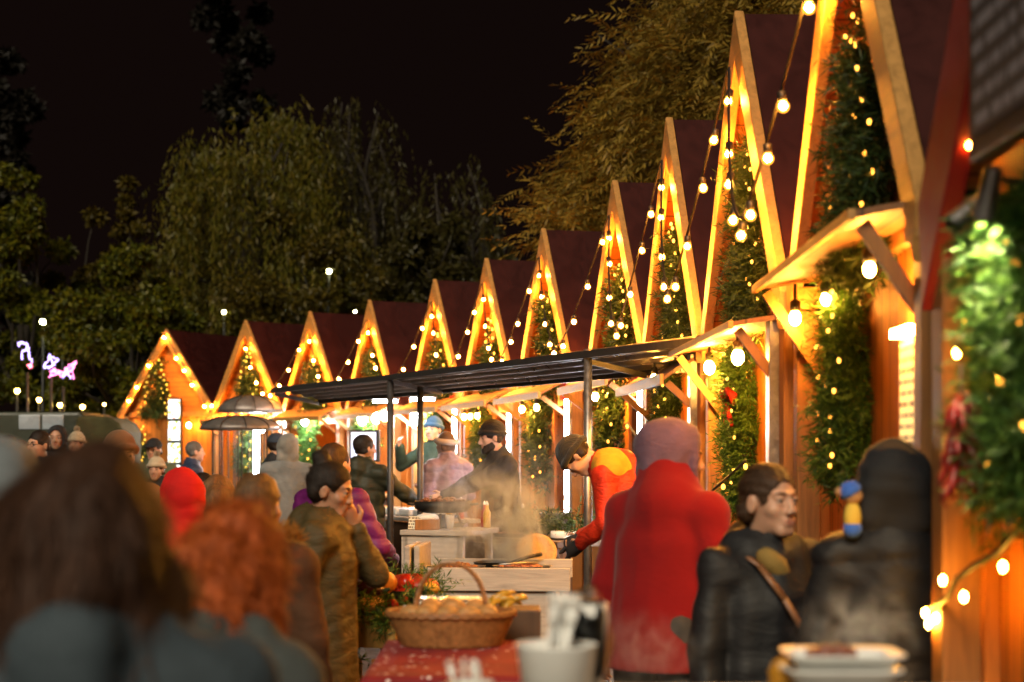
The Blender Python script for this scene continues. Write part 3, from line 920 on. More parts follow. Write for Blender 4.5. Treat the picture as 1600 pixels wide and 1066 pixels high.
# lit street lamps and coloured decorations in the park behind
LAMPG = m_emit("park_lamp", (1.0, 0.92, 0.45), 26.0)
LAMPY = m_emit("park_lamp_yellow", (1.0, 0.62, 0.12), 22.0)
LAMPB = m_emit("park_lamp_cold", (0.8, 1.0, 0.85), 26.0)
def park_lamp(px, py, d, mat, r, label):
    r *= 0.62; p = at(px, py, d)
    t = thing("park_lamp", label, "street lamp", loc=(p.x, p.y, 0), group="park lamps among the trees")
    MB().tube([(0, 0, 0), (0, 0, p.z - r)], [0.05, 0.03], 8).build("post", CABLE, t, smooth=True)
    MB().ball((0, 0, p.z), r, 12, 8).build("globe", mat, t, smooth=True)
    MB().lathe([(r * 0.6, p.z + r * 0.7), (r * 1.1, p.z + r * 0.85), (0.02, p.z + r * 1.4)], 12).build("hood", DSTEEL, t)
park_lamp(67, 503, 37.5, LAMPG, 0.11, "park lamp with greenish globe, highest among the green leaves at left")
park_lamp(98, 522, 37.5, LAMPB, 0.08, "small pale park lamp just right of the greenish globe lamp")
park_lamp(128, 541, 37, LAMPG, 0.07, "dim park lamp right above the pink light decoration")
park_lamp(27, 611, 34, LAMPY, 0.085, "yellow park lamp low at the left edge above the vehicle roof")
park_lamp(61, 625, 34, LAMPY, 0.075, "yellow park lamp just above the vehicle's side windows")
park_lamp(94, 633, 34, LAMPY, 0.08, "yellow park lamp above the vehicle between two others")
park_lamp(129, 636, 34, LAMPY, 0.08, "yellow park lamp above the vehicle's rounded olive end")
park_lamp(163, 632, 35, LAMPY, 0.05, "faint orange park lamp near the first hut's eave")
park_lamp(514, 424, 42, LAMPG, 0.10, "bright green-white park lamp among branches above the far roofs")
park_lamp(350, 488, 41.5, LAMPG, 0.07, "small green-white park lamp in the leaves above the second roof")
park_lamp(494, 466, 42, LAMPB, 0.075, "cold white park lamp just above the narrow hut's roof")
park_lamp(555, 487, 42, LAMPG, 0.05, "tiny park lamp behind the roof of the screen hut")

def deco(paths, mats, d, label, px, py):
    o0 = at(px, HZ, d); o0.z = 0
    t = thing("light_decoration", label, "light decoration", loc=o0, group="coloured light figures in the park")
    p = at(px, py, d)
    MB().tube([(0, 0.05, 0), (0, 0.05, p.z - 0.3)], 0.03, 6).build("pole", DSTEEL, t)
    for pts, mt in zip(paths, mats):
        mb = MB()
        for k in range(len(pts) - 1):
            a = at(*pts[k], d) - o0; b = at(*pts[k + 1], d) - o0
            mb.v = mb.v
        P_ = [at(*q, d) - o0 for q in pts]; Q_ = []
        for a, b in zip(P_, P_[1:]):
            for j in range(5): Q_.append(a.lerp(b, j / 5) + Vector((random.uniform(-.03, .03), random.uniform(-.04, .04), random.uniform(-.03, .03))))
        mb = MB(); mb.tube(Q_ + [P_[-1]], [random.uniform(.008, .022) for _ in range(len(Q_) + 1)], 6)
        mb.build("light_rope", mt, t)
E_PINK = m_emit("pink_leds", (1.0, 0.2, 0.5), 2.0, False); E_LIL = m_emit("lilac_leds", (0.5, 0.35, 1.0), 2.0, False); E_RED = m_emit("red_leds", (1.0, 0.12, 0.2), 4.0, False)
deco([[(34, 562), (36, 550), (43, 546), (46, 556), (50, 566)], [(28, 540), (34, 534), (42, 538), (44, 548)], [(44, 572), (50, 570), (47, 575)]], [E_LIL, E_LIL, E_RED], 33.5, "candy-cane shaped light figure in lilac and red among the trees", 42, 560)
deco([[(70, 575), (78, 556), (90, 562), (80, 572), (70, 575)], [(76, 560), (86, 570)]], [E_LIL, E_LIL], 33.6, "small lilac star-like light figure beside the pink one", 79, 565)
deco([[(78, 590), (84, 578), (96, 588), (108, 570), (118, 566), (112, 580), (115, 592)], [(80, 582), (92, 580), (104, 584), (116, 574)], [(98, 592), (104, 576), (110, 592)], [(82, 588), (112, 572), (118, 568)]], [E_PINK, E_PINK, E_LIL, E_PINK], 33.4, "pink running-animal light figure among the trees", 98, 582)
# ------------------------------------------------------------------ long sheet metal canopy on poles
ROUGHSHEET = m_plain("corrugated_sheet", (0.16, 0.14, 0.125), 0.32, metal=0.7, var=0.35, scale=7, bump=0.15)
cA = Vector((-2.66, 17.9, 2.40)); cB = Vector((1.16, 10.15, 2.40))
cd = (cB - cA).normalized(); cp = Vector((-cd.y, cd.x, 0)); cp = cp if cp.x > 0 else -cp
can = thing("metal_canopy", "long dark corrugated sheet canopy on thin poles above the grill stall", "canopy", loc=(cA.x, cA.y, 0))
O = Vector((cA.x, cA.y, 0))
def cpt(u, v, z): return (cA + cd * u + cp * v) * 1.0 - O + Vector((0, 0, z - 2.40))
L_ = (cB - cA).length
m = MB(); n = 50; wdt = 0.52; vs = []; fs = []
for k in range(n + 1):
    v = wdt * k / n
    z = 2.39 - 0.10 * v / wdt + 0.022 * math.sin(2 * PI * v / 0.13)
    for zz in (z, z - 0.006):
        vs += [cpt(0, v, zz), cpt(L_ * 0.33, v, zz - 0.012), cpt(L_ * 0.66, v, zz - 0.014), cpt(L_, v, zz)]
for k in range(n):
    for j in range(3):
        b = k * 8
        fs.append((b + j, b + 8 + j, b + 9 + j, b + 1 + j)); fs.append((b + 4 + j, b + 5 + j, b + 13 + j, b + 12 + j))
m.add(vs, fs); m.build("roof_sheet", ROUGHSHEET, can, smooth=True)
MB().beam(cpt(-0.03, -0.02, 2.36), cpt(L_ + 0.03, -0.02, 2.36), 0.05, 0.03).build("front_rail", DSTEEL, can)
MB().beam(cpt(-0.03, wdt + 0.02, 2.25), cpt(L_ + 0.03, wdt + 0.02, 2.25), 0.05, 0.03).build("rear_rail", DSTEEL, can)
for u in (0.02, L_ * 0.40, L_ * 0.83):
    MB().beam(cpt(u, -0.0, 2.325), cpt(u, wdt, 2.225), 0.04, 0.03).build("cross_rail", DSTEEL, can)
for u, v, zt in ((L_ * 0.402, 0.0, 2.335), (L_ * 0.402, 0.30, 2.28), (L_ * 0.838, 0.0, 2.40)):
    MB().tube([cpt(u, v, 0), cpt(u, v, zt)], 0.03, 12).build("pole", DSTEEL if v or u < 6 else STEEL, can, smooth=True)
    p = cpt(u, v, 0)
    MB().box((p.x, p.y, 0.006), (0.14, 0.14, 0.012)).build("base_plate", DSTEEL, can)

# ------------------------------------------------------------------ wooden grill trough with steam
def M_at(px, py, d, rz=0.0):
    p = at(px, py, d); return p
tr = thing("grill_trough", "pale wooden grill trough with high end boards, steaming behind the wicker basket", "grill", loc=(at(770, HZ, 9.2).x, 9.2, 0), rotz=R(-4))
zt = EYE - (882 - HZ) * 9.2 / F
L2 = 0.405
MB().box((0.045, -0.28, zt - 0.065), (0.82, 0.03, 0.13)).build("front_board", W_GREY, tr, bevel=0.006)
MB().box((0.05, 0.28, zt - 0.04), (0.80, 0.03, 0.11)).build("rear_board", W_GREY, tr, bevel=0.006)
MB().box((0.0, -0.255, zt - 0.42), (0.72, 0.025, 0.58)).build("front_panel", W_GREY, tr, bevel=0.004)
for x in (-0.455, -0.405):
    MB().box((x, -0.045 if x < -.43 else -0.005, (zt + 0.12) / 2), (0.035, 0.52, zt + 0.12)).build("end_board", W_GREY, tr, bevel=0.008)
for x in (0.36,):
    MB().box((x, 0.0, zt - 0.20), (0.03, 0.5, 0.30)).build("end_board", W_GREY, tr, bevel=0.006)
for y in (-0.2, 0.2):
    MB().beam((0.36, y, zt - 0.3), (0.42, y, 0.0), 0.06, 0.05, up=(0, 1, 0)).build("leg", W_GREY, tr, bevel=0.004)
MB().box((-0.01, 0, zt - 0.05), (0.68, 0.48, 0.02)).build("fire_tray", BLACKM, tr)
FOODB = m_plain("grilled_food", (0.20, 0.07, 0.025), 0.45, var=0.5, scale=30, bump=0.4)
FOODP = m_plain("sausage", (0.30, 0.10, 0.05), 0.35, var=0.3, scale=20)
# straw-coloured round lid leaning behind the trough
STRAW = m_plain("straw_weave", (0.42, 0.27, 0.12), 0.7, var=0.35, scale=60, bump=0.5)
p = at(838, 862, 9.75)
o = MB().lathe([(0.01, 0.016), (0.05, 0.015), (0.085, 0.006), (0.095, 0.014), (0.125, 0.018), (0.128, 0.006), (0.085, -0.006), (0.02, 0.004)], 40, rot=Matrix.Rotation(R(24), 3, 'Y') @ Matrix.Rotation(R(64), 3, 'X')).build("pan_lid", STRAW, None, smooth=True, loc=p)
o.scale = (1.0, 1, 0.9); tag(o, "round straw-coloured lid tilted behind the grill trough", "lid")

# ------------------------------------------------------------------ counter with the big pan
D2 = 12.6
ct = thing("serving_counter", "pale grey serving counter carrying the black pan and paper cup", "counter", loc=(at(700, HZ, D2).x, D2, 0), rotz=R(-20))
zc = EYE - (826 - HZ) * D2 / F
MB().box((0.02, 0, zc - 0.02), (0.56, 0.7, 0.04)).build("top", W_GREY, ct, bevel=0.006)
MB().box((0.0, -0.31, zc - 0.16), (0.50, 0.03, 0.235)).build("front_panel", W_GREY, ct, bevel=0.004)
for x in (-0.23, 0.23):
    for y in (-0.3, 0.3):
        MB().box((x, y, (zc - 0.042) / 2), (0.05, 0.05, zc - 0.042)).build("leg", W_GREY, ct)
MB().box((0, 0.1, zc - 0.52), (0.40, 0.40, 0.42)).build("storage_box", BLACKM, ct, bevel=0.02)
# counters running back to the man in the dark green jacket
lc = thing("display_counter", "long pale counter with clear trays before the dark green padded jacket", "counter", loc=(at(640, HZ, 16.2).x, 16.2, 0), rotz=R(-62))
MB().box((0, 0, 1.01), (2.2, 0.5, 0.04)).build("top", W_GREY, lc, bevel=0.005)
MB().box((0, -0.2, 0.5), (2.1, 0.03, 0.96)).build("front_panel", W_DARK, lc)
GLASSY = m_plain("clear_tray_plastic", (0.55, 0.58, 0.6), 0.12, var=0.1, scale=20)
for k in range(6):
    q = MB().box((0, 0, 0.0), (0.26, 0.30, 0.07)).build("food_tray", GLASSY, None, bevel=0.02)
    q.matrix_world = lc.matrix_basis @ Matrix.Translation((-0.85 + k * 0.33, 0.02, 1.067))
    tag(q, "clear plastic food tray on the long pale counter", "food tray", "food trays on the long counter")
pan = thing("frying_pan", "huge black pan of browned food on the burner stand", "pan", loc=(at(692, HZ, 12.75).x, 12.75, EYE - (800 - HZ) * 12.75 / F))
MB().lathe([(0.15, -0.005), (0.195, 0.005), (0.215, 0.03), (0.222, 0.085), (0.228, 0.088), (0.222, 0.03), (0.19, 0.015), (0.02, 0.012)], 40).build("bowl", BLACKM, pan, smooth=True)
for sgn in (-1, 1):
    MB().tube([(sgn * 0.215, -0.05, 0.06), (sgn * 0.275, -0.04, 0.065), (sgn * 0.275, 0.04, 0.065), (sgn * 0.215, 0.05, 0.06)], 0.009, 8).build("handle", BLACKM, pan, smooth=True)
fm = MB()
for k in range(90):
    a = random.uniform(0, 2 * PI); r = 0.19 * math.sqrt(random.random())
    fm.ball((r * math.cos(a), r * math.sin(a), 0.055 + random.uniform(0, .04) + 0.03 * (1 - r / .2)), (random.uniform(.012, .026), random.uniform(.010, .02), random.uniform(.008, .016)), 7, 5, Matrix.Rotation(random.uniform(0, 3), 3, 'Z'))
fo = fm.build("browned_food", FOODB, pan, smooth=True)
bs = thing("gas_burner", "gas burner with dark blue body under the huge black pan", "burner", loc=(pan.location.x, pan.location.y, zc))
hb = pan.location.z - zc
BLUE_E = m_plain("blue_enamel", (0.05, 0.11, 0.25), 0.3, var=0.2)
MB().lathe([(0.05, 0.0), (0.09, 0.01), (0.085, hb * 0.55), (0.12, hb * 0.7), (0.12, hb * 0.82)], 20).build("body", BLUE_E, bs, smooth=True)
for a in (0.4, 2.5, 4.6):
    MB().tube([(0.17 * math.cos(a), 0.17 * math.sin(a), 0.0), (0.12 * math.cos(a), 0.12 * math.sin(a), hb - 0.012)], 0.011, 6).build("leg", BLACKM, bs, smooth=True)
PAPER = m_plain("white_paper", (0.75, 0.74, 0.70), 0.75, var=0.05, scale=15)
p = at(703, 826, 12.5); o = MB().lathe([(0.026, 0), (0.036, 0.105), (0.038, 0.108), (0.034, 0.104), (0.025, 0.006)], 20).build("paper_cup", PAPER, None, smooth=True, loc=(p.x, p.y, zc + 0.001)); tag(o, "white paper cup standing before the gas burner", "cup")
p = at(668, 826, 12.45)
o = thing("bread_crate", "small brown wooden crate lined with white cloth beside the paper cup", "crate", loc=(p.x, p.y, zc))
MB().box((0, 0, 0.04), (0.185, 0.2, 0.08)).build("box", W_POST, o, bevel=0.004)
MB().ball((0, 0, 0.092), (0.088, 0.095, 0.034), 20, 10, fn=lambda q: 1 + 0.08 * math.sin(q.x * 13) * math.cos(q.y * 9)).build("cloth", PAPER, o, smooth=True)
# timber bits lying on the work bench behind the steam
wb = thing("work_bench", "dark work bench behind the steam with boards and fir sprigs on it", "bench", loc=(at(838, HZ, 13.6).x, 13.6, 0), rotz=R(-55))
MB().box((0, 0, 0.92), (1.4, 0.6, 0.05)).build("top", W_DARK, wb, bevel=0.004)
MB().box((0, -0.27, 0.45), (1.35, 0.03, 0.88)).build("front_panel", W_DARK, wb)
for k, (x, y, z, a) in enumerate(((-0.2, 0, 0.957, 0.1), (0.1, -0.1, 0.957, -0.1), (0.3, 0.1, 0.957, 0.3))):
    q = MB().box((0, 0, 0), (0.45, 0.07, 0.02)).build("board", W_YEL, None, bevel=0.003); q.matrix_world = wb.matrix_basis @ Matrix.Translation((x, y, z)) @ Matrix.Rotation(a, 4, 'Z')
    tag(q, "loose pine board lying on the dark work bench", "board", "loose boards on the work bench")
rg = np.random.default_rng(3)
q = thing("fir_garland", "short dark fir garland lying along the work bench behind the steam", "garland"); q.location = wb.matrix_basis @ Vector((0, 0.05, 1.03))
q.rotation_euler = (0, 0, R(-55))
def lying(L, r, rng):
    def fn(n):
        x = rng.uniform(-L / 2, L / 2, n); a = rng.uniform(-0.5, PI + 0.5, n)
        P = np.stack([x, np.cos(a) * r, np.sin(a) * r * 0.8], 1); O = np.stack([0 * x, np.cos(a), np.sin(a) + .3], 1); return P, O
    return fn
fir_mesh("foliage", lying(1.1, 0.05, rg), 260, 9, 0.055, 0.014, FIR, q, rg)

# ------------------------------------------------------------------ vegetable stand
DV = 7.5
vs_ = thing("vegetable_stand", "yellow pine stand draped with fir branches, pumpkins and squash on top", "stand", loc=(at(588, HZ, DV).x, DV, 0), rotz=R(-12))
zv = EYE - (958 - HZ) * DV / F
MB().box((0, 0.25, zv - 0.015), (0.27, 0.78, 0.03)).build("top", W_YEL, vs_, bevel=0.004)
MB().box((-0.0, -0.125, zv - 0.09), (0.22, 0.025, 0.115)).build("front_board", W_YEL, vs_, bevel=0.004)
for sx in (-0.11, 0.11):
    MB().box((sx, 0.25, zv - 0.09), (0.022, 0.72, 0.115)).build("side_board", W_YEL, vs_, bevel=0.004)
    for y in (-0.13, 0.62):
        MB().box((sx * 1.06, y, (zv - 0.03) / 2), (0.04, 0.04, zv - 0.035)).build("leg", W_YEL, vs_, bevel=0.004)
for x in (-.05, .03):
    MB().box((x, -0.115, (zv - 0.2) / 2), (0.035, 0.014, zv - 0.2)).build("slat", W_YEL, vs_, bevel=0.003)
vm = vs_.matrix_basis
rg = np.random.default_rng(9)
gpts = [(-0.16, -0.16, -0.30), (-0.17, -0.16, -0.15), (-0.13, -0.17, -0.01), (0.0, -0.17, 0.035), (0.12, -0.15, 0.03), (0.16, 0.0, 0.03), (0.15, 0.3, 0.05), (0.12, 0.6, 0.06), (-0.1, 0.62, 0.06), (-0.15, 0.3, 0.05), (-0.16, 0.0, 0.03)]
GP = np.array(gpts)
def along(n):
    k = rg.integers(0, len(GP) - 1, n); f = rg.uniform(0, 1, n)[:, None]
    c = GP[k] * (1 - f) + GP[k + 1] * f; u = rnd_unit(n, rg); return c + u * 0.022, u
q = thing("fir_garland", "bushy green fir garland around the edge of the vegetable stand", "garland"); q.matrix_world = vm @ Matrix.Translation((0, 0, zv))
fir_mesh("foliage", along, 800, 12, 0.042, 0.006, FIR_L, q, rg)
def pumpkin(name, label, cat, loc, r, h, col, nrib=10, grp=None, stem=True, tilt=0.0):
    t = thing(name, label, cat, group=grp)
    t.matrix_world = vm @ Matrix.Translation((loc[0], loc[1], zv + loc[2])) @ Matrix.Rotation(tilt, 4, 'X')
    mt = m_plain("skin_of_" + name, col, 0.38, var=0.3, scale=14)
    MB().ball((0, 0, h), (r, r, h), 40, 18, fn=lambda q: 1 - 0.09 * (0.5 + 0.5 * math.cos(nrib * math.atan2(q.y, q.x))) * (1 - abs(q.z)) - 0.25 * max(0, abs(q.z) - 0.8)).build("flesh", mt, t, smooth=True)
    if stem: MB().tube([(0, 0, 1.75 * h), (0.005, 0, 2.05 * h), (0.02, 0.0, 2.3 * h)], [0.016, 0.010, 0.012], 7).build("stem", W_DARK, t, smooth=True)
    return t
pumpkin("pumpkin", "orange pumpkin in the middle of the vegetable stand", "pumpkin", (-0.02, 0.12, 0.07), 0.085, 0.062, (0.48, 0.18, 0.02))
pumpkin("squash", "flat pinkish beige squash at the front of the vegetable stand", "squash", (-0.02, -0.06, 0.0), 0.088, 0.042, (0.50, 0.30, 0.17), stem=False)
AUB = m_plain("aubergine_skin", (0.035, 0.008, 0.015), 0.2, var=0.3)
t = thing("aubergine", "dark purple aubergine lying on the beige squash", "aubergine"); t.matrix_world = vm @ Matrix.Translation((-0.045, -0.03, zv + 0.105))
MB().tube([(-0.10, 0, 0), (-0.07, 0, 0.003), (0, 0, 0.008), (0.06, 0, 0.004), (0.09, 0, 0)], [0.012, 0.036, 0.042, 0.03, 0.012], 14).build("flesh", AUB, t, smooth=True)
MB().tube([(0.088, 0, 0), (0.12, 0, 0.012)], [0.016, 0.007], 7).build("stem", FIR, t)
RADI = m_plain("red_squash_skin", (0.25, 0.03, 0.012), 0.3, var=0.4)
t = thing("turban_squash", "dark red squash with yellow stripes at the back of the vegetable stand", "squash"); t.matrix_world = vm @ Matrix.Translation((0.04, 0.46, zv + 0.09))
MB().ball((0, 0, 0), (0.14, 0.10, 0.06), 30, 14, fn=lambda q: 1 + 0.05 * math.cos(8 * math.atan2(q.y, q.x))).build("flesh", RADI, t, smooth=True)
MB().ball((0.10, -0.05, -0.01), (0.06, 0.06, 0.035), 16, 8).build("cap", m_plain("yellow_squash_skin", (0.45, 0.25, 0.03), 0.35), t, smooth=True)
REDV = m_plain("red_pepper_skin", (0.42, 0.02, 0.008), 0.2, var=0.25)
for k, (x, y, z, r) in enumerate(((0.10, -0.07, 0.035, 0.038), (0.09, 0.16, 0.06, 0.045), (0.03, 0.27, 0.07, 0.04))):
    t = thing("red_pepper", ["small red pepper beside the beige squash", "red pepper beside the orange pumpkin", "red pepper behind the orange pumpkin"][k], "pepper", group="red peppers on the vegetable stand"); t.matrix_world = vm @ Matrix.Translation((x, y, zv + z))
    MB().ball((0, 0, 0), (r, r, r * 1.05), 20, 12, fn=lambda q: 1 - 0.08 * (0.5 + 0.5 * math.cos(3 * math.atan2(q.y, q.x)))).build("flesh", REDV, t, smooth=True)
    MB().tube([(0, 0, r), (0.004, 0, r * 1.4)], 0.006, 6).build("stem", FIR, t)
# cooking pot right of the stand with a tomato on top
t = thing("cooking_pot", "black cooking pot between the vegetable stand and grill trough", "pot", loc=(at(633, HZ, 7.7).x, 7.7, 0))
zp = EYE - (922 - HZ) * 7.7 / F
MB().lathe([(0.08, zp - 0.16), (0.10, zp - 0.15), (0.105, zp), (0.112, zp + 0.003), (0.10, zp), (0.09, zp - 0.03), (0.01, zp - 0.03)], 30).build("bowl", BLACKM, t, smooth=True)
MB().lathe([(0.12, 0), (0.12, zp - 0.16)], 24).build("stand", W_DARK, t)
o = MB().ball((0, 0, 0), (0.042, 0.042, 0.045), 22, 14, fn=lambda q: 1 - 0.06 * (0.5 + 0.5 * math.cos(5 * math.atan2(q.y, q.x)))).build("tomato", REDV, None, smooth=True, loc=at(635, 912, 7.68)); tag(o, "shiny red tomato on the black cooking pot", "tomato")

# ------------------------------------------------------------------ table with red snowflake cloth and basket
def m_cloth():
    t = NT("snowflake_cloth")
    v = t.coord("Object")
    vo = t.n("ShaderNodeTexVoronoi"); vo.inputs["Scale"].default_value = 24; t.l(v, vo.inputs["Vector"])
    ns = t.noise(v, 160, 2)
    f = t.math('LESS_THAN', t.math('ADD', vo.outputs["Distance"], t.math('MULTIPLY', ns, 0.22)), 0.30)
    a = t.noise(v, 6, 4)
    t.base(t.mix(t.math('MULTIPLY', f, 0.9), t.ramp(a, [(0.3, (0.15, 0.006, 0.008)), (0.7, (0.24, 0.010, 0.012))]), (0.75, 0.62, 0.6)))
    t.rough(0.85); t.bump(a, 0.3, 0.01); return t.m
DB = 5.4
tb = thing("market_table", "wooden trestle table under the red snowflake cloth", "table", loc=(at(715, HZ, DB - .3).x, DB - .3, 0))
zt2 = EYE - (1016 - HZ) * (DB - 0.1) / F
MB().box((0, 0, zt2 - 0.03), (0.50, 0.9, 0.04)).build("top", W_YEL, tb)
for x in (-.2, .2):
    for y in (-.38, .38): MB().box((x, y, (zt2 - .05) / 2), (.04, .04, zt2 - .05)).build("leg", W_YEL, tb)
m = MB(); nx = 40; ny = 60; vs = []; hx, hy = 0.265, 0.47
for j in range(ny + 1):
    for k in range(nx + 1):
        u = (k / nx - .5) * 2 * (hx + .25); v = (j / ny - .5) * 2 * (hy + .25)
        x = max(-hx, min(hx, u)); y = max(-hy, min(hy, v)); ex = abs(u) - hx; ey = abs(v) - hy
        dr = max(0, ex, ey)
        fl = 0.02 * math.sin(v * 26) * min(1, max(0, ex) * 8); fl2 = 0.02 * math.sin(u * 24) * min(1, max(0, ey) * 8)
        x += math.copysign(max(0, ex) * 0.10 + fl, u) if ex > 0 else 0; y += math.copysign(max(0, ey) * 0.10 + fl2, v) if ey > 0 else 0
        vs.append((x, y, zt2 + 0.004 - dr))
fs = [(j * (nx + 1) + k, j * (nx + 1) + k + 1, (j + 1) * (nx + 1) + k + 1, (j + 1) * (nx + 1) + k) for j in range(ny) for k in range(nx)]
m.add(vs, fs); o = m.build("tablecloth", m_cloth(), None, smooth=True, loc=tb.location); tag(o, "dark red tablecloth with white snowflakes under the wicker basket", "tablecloth")
so_ = o.modifiers.new("thick", 'SOLIDIFY'); so_.thickness = 0.003
# wicker basket
WICK = m_plain("wicker", (0.27, 0.115, 0.035), 0.5, var=0.45, scale=45, bump=0.3)
bk = thing("wicker_basket", "brown oval wicker basket with an arched handle holding bread rolls", "basket", loc=(at(705, HZ, DB).x, DB, zt2 + 0.006))
prof = [(0.02, 0.0), (0.168, 0.0)]; NR = 30
for k in range(NR + 1):
    f = k / NR; prof.append((0.170 + 0.045 * f, 0.004 + 0.100 * f))
prof += [(0.205, 0.106), (0.196, 0.09), (0.165, 0.015), (0.02, 0.012)]
def wk(i, a):
    if 2 <= i <= NR + 2: return 0.0035 * math.sin(26 * a + PI * (i % 2)) + 0.001 * math.sin(i * 1.7)
    return 0.0
MB().lathe(prof, 208, sx=1.0, sy=0.68, fn=wk).build("weave", WICK, bk, smooth=True)
rim = MB()
for ph in (0, PI):
    rim.tube([(0.215 * math.cos(a) + 0.0, 0.146 * math.sin(a), 0.108 + 0.006 * math.sin(18 * a + ph)) for a in [2 * PI * k / 120 for k in range(121)]], 0.008, 7)
rim.build("rim", WICK, bk, smooth=True)
hd = MB()
for ph in (0, 2.1, 4.2):
    hd.tube([(0.118 * math.cos(PI * k / 70) * (1 + 0.06 * math.sin(PI * k / 70)) + 0.0045 * math.cos(k * 0.55 + ph), -0.02 + 0.0045 * math.sin(k * 0.55 + ph), 0.07 + 0.205 * math.sin(PI * k / 70) ** 0.8) for k in range(71)], 0.0055, 7)
hd.build("handle", WICK, bk, smooth=True)
BREAD = m_plain("bread_crust", (0.42, 0.22, 0.075), 0.6, var=0.4, scale=16, bump=0.25)
for k, (x, y, z, r) in enumerate(((-.13, -.03, .085, .05), (-.075, -.07, .09, .052), (-.01, -.075, .088, .05), (.06, -.07, .087, .048), (.125, -.03, .088, .045), (-.07, .02, .10, .05), (.01, .0, .105, .05), (.08, .02, .10, .048), (-.02, .06, .095, .048))):
    o = MB().ball((0, 0, 0), (r, r * .8, r * .62), 18, 10, fn=lambda q: 1 + 0.05 * math.sin(q.x * 9 + q.y * 5)).build("bread_roll", BREAD, None, smooth=True, loc=Vector(bk.location) + Vector((x, y, z + .022))); o.rotation_euler = (random.uniform(-.2, .2), random.uniform(-.2, .2), random.uniform(0, 3))
    tag(o, "golden bread roll piled in the wicker basket", "bread roll", "bread rolls in the wicker basket")
FOIL = m_plain("foil", (0.6, 0.58, 0.5), 0.22, metal=0.9, var=0.2, scale=40, bump=0.9, bd=0.02)
o = MB().box((0, 0, 0), (0.24, 0.16, 0.03)).build("foil_tray", FOIL, None, bevel=0.01, loc=at(700, 950, DB + .32)); o.location.z = zt2 + 0.12; tag(o, "shiny foil tray of food just behind the wicker basket", "tray")
q = thing("supply_box", "low dark box holding the foil tray and yellow peppers behind the basket", "box", loc=(at(735, HZ, DB + .32).x, DB + .32, 0))
MB().box((0, 0, (zt2 + .10) / 2), (0.5, 0.22, zt2 + .10)).build("body", W_DARK, q, bevel=.005)
CHILI_Y = m_plain("yellow_pepper_skin", (0.48, 0.27, 0.03), 0.3, var=0.35)
for k in range(9):
    a = random.uniform(-.6, 2.2)
    o = MB().tube([(-.06, 0, 0), (-.03, 0, .008), (.02, 0, .01), (.06, 0, -.004)], [.004, .012, .014, .004], 8).build("yellow_pepper", CHILI_Y, None, smooth=True, loc=at(790 + random.uniform(-28, 26), 945 + random.uniform(-14, 8), DB + .3)); o.rotation_euler = (0, random.uniform(-.5, .1), a)
    tag(o, "long yellow pepper in the pile right of the basket handle", "pepper", "yellow peppers piled behind the basket")
    o.location.z = max(o.location.z, zt2 + .12)
# ------------------------------------------------------------------ foreground: cutlery pot, bottles, foam tray, stall table
st = thing("stall_counter", "stall counter top at the very front, holding the cutlery pot and foam trays", "counter", loc=(0.35, 2.98, 0))
zs = EYE - 0.46
MB().box((0.05, 0.0, zs - 0.02), (1.1, 0.44, 0.04)).build("top", W_GREY, st, bevel=0.005)
for x in (-.45, .55):
    for y in (-.18, .18): MB().box((x, y, (zs - .04) / 2), (.05, .05, zs - .04)).build("leg", W_GREY, st)
p = at(870, 1008, 3.0)
cpz = p.z
cpot = thing("cutlery_pot", "round white pot full of white plastic cutlery", "pot", loc=(p.x, 3.0, zs))
hh = cpz - zs
MB().lathe([(0.062, 0.0), (0.075, hh), (0.078, hh + .003), (0.074, hh - .002), (0.06, 0.01), (0.01, 0.01)], 36).build("pot", WHITEP, cpot, smooth=True)
for k in range(11):
    a = random.uniform(0, 2 * PI); r = random.uniform(0, .05); an = -0.5 + 1.0 * k / 10
    o = thing("plastic_fork", "white plastic fork standing in the white cutlery pot", "fork", loc=Vector(cpot.location) + Vector((r * math.cos(a), r * math.sin(a) * .8, hh - .05)), group="plastic forks in the cutlery pot")
    o.rotation_euler = (random.uniform(-.25, .25), an * 0.55, random.uniform(0, 3))
    MB().tube([(0, 0, 0), (0, 0, .09)], [.004, .005], 6).build("handle", WHITEP, o, smooth=True)
    mm = MB(); mm.lathe([(.004, .088), (.011, .10), (.012, .125), (.002, .128)], 10, sy=.3)
    for x in (-.009, -.003, .003, .009): mm.tube([(x, 0, .12), (x, 0, .15)], [.002, .0012], 5)
    mm.build("tines", WHITEP, o, smooth=True)
def m_clear():
    t = NT("clear_plastic"); t.base((0.9, 0.93, 0.95)); t.rough(0.12)
    t.p.inputs["Transmission Weight"].default_value = 1.0; t.p.inputs["IOR"].default_value = 1.08
    t.bump(t.noise(t.coord("Object"), 30, 3), 0.6, 0.01); return t.m
CLEAR = m_clear()
t = thing("plastic_bag", "clear plastic bag of cups behind the cutlery pot", "bag", loc=(at(918, HZ, 3.12).x, 3.12, zs))
MB().ball((0, 0, 0.10), (0.05, 0.045, 0.10), 24, 16, fn=lambda q: 1 + .06 * math.sin(9 * q.x + 7 * q.z) + .04 * math.sin(13 * q.y + 5 * q.z)).build("film", CLEAR, t, smooth=True)
MB().lathe([(0.03, 0.01), (0.038, 0.17), (0.034, 0.168), (0.028, 0.015)], 20).build("cup_stack", WHITEP, t, smooth=True)
p = at(1316, 1019, 3.0)
ft = thing("foam_tray", "white foam tray with food, topmost of its stack", "tray", loc=(p.x, 3.0, p.z - .048), group="white foam trays on the stall counter")
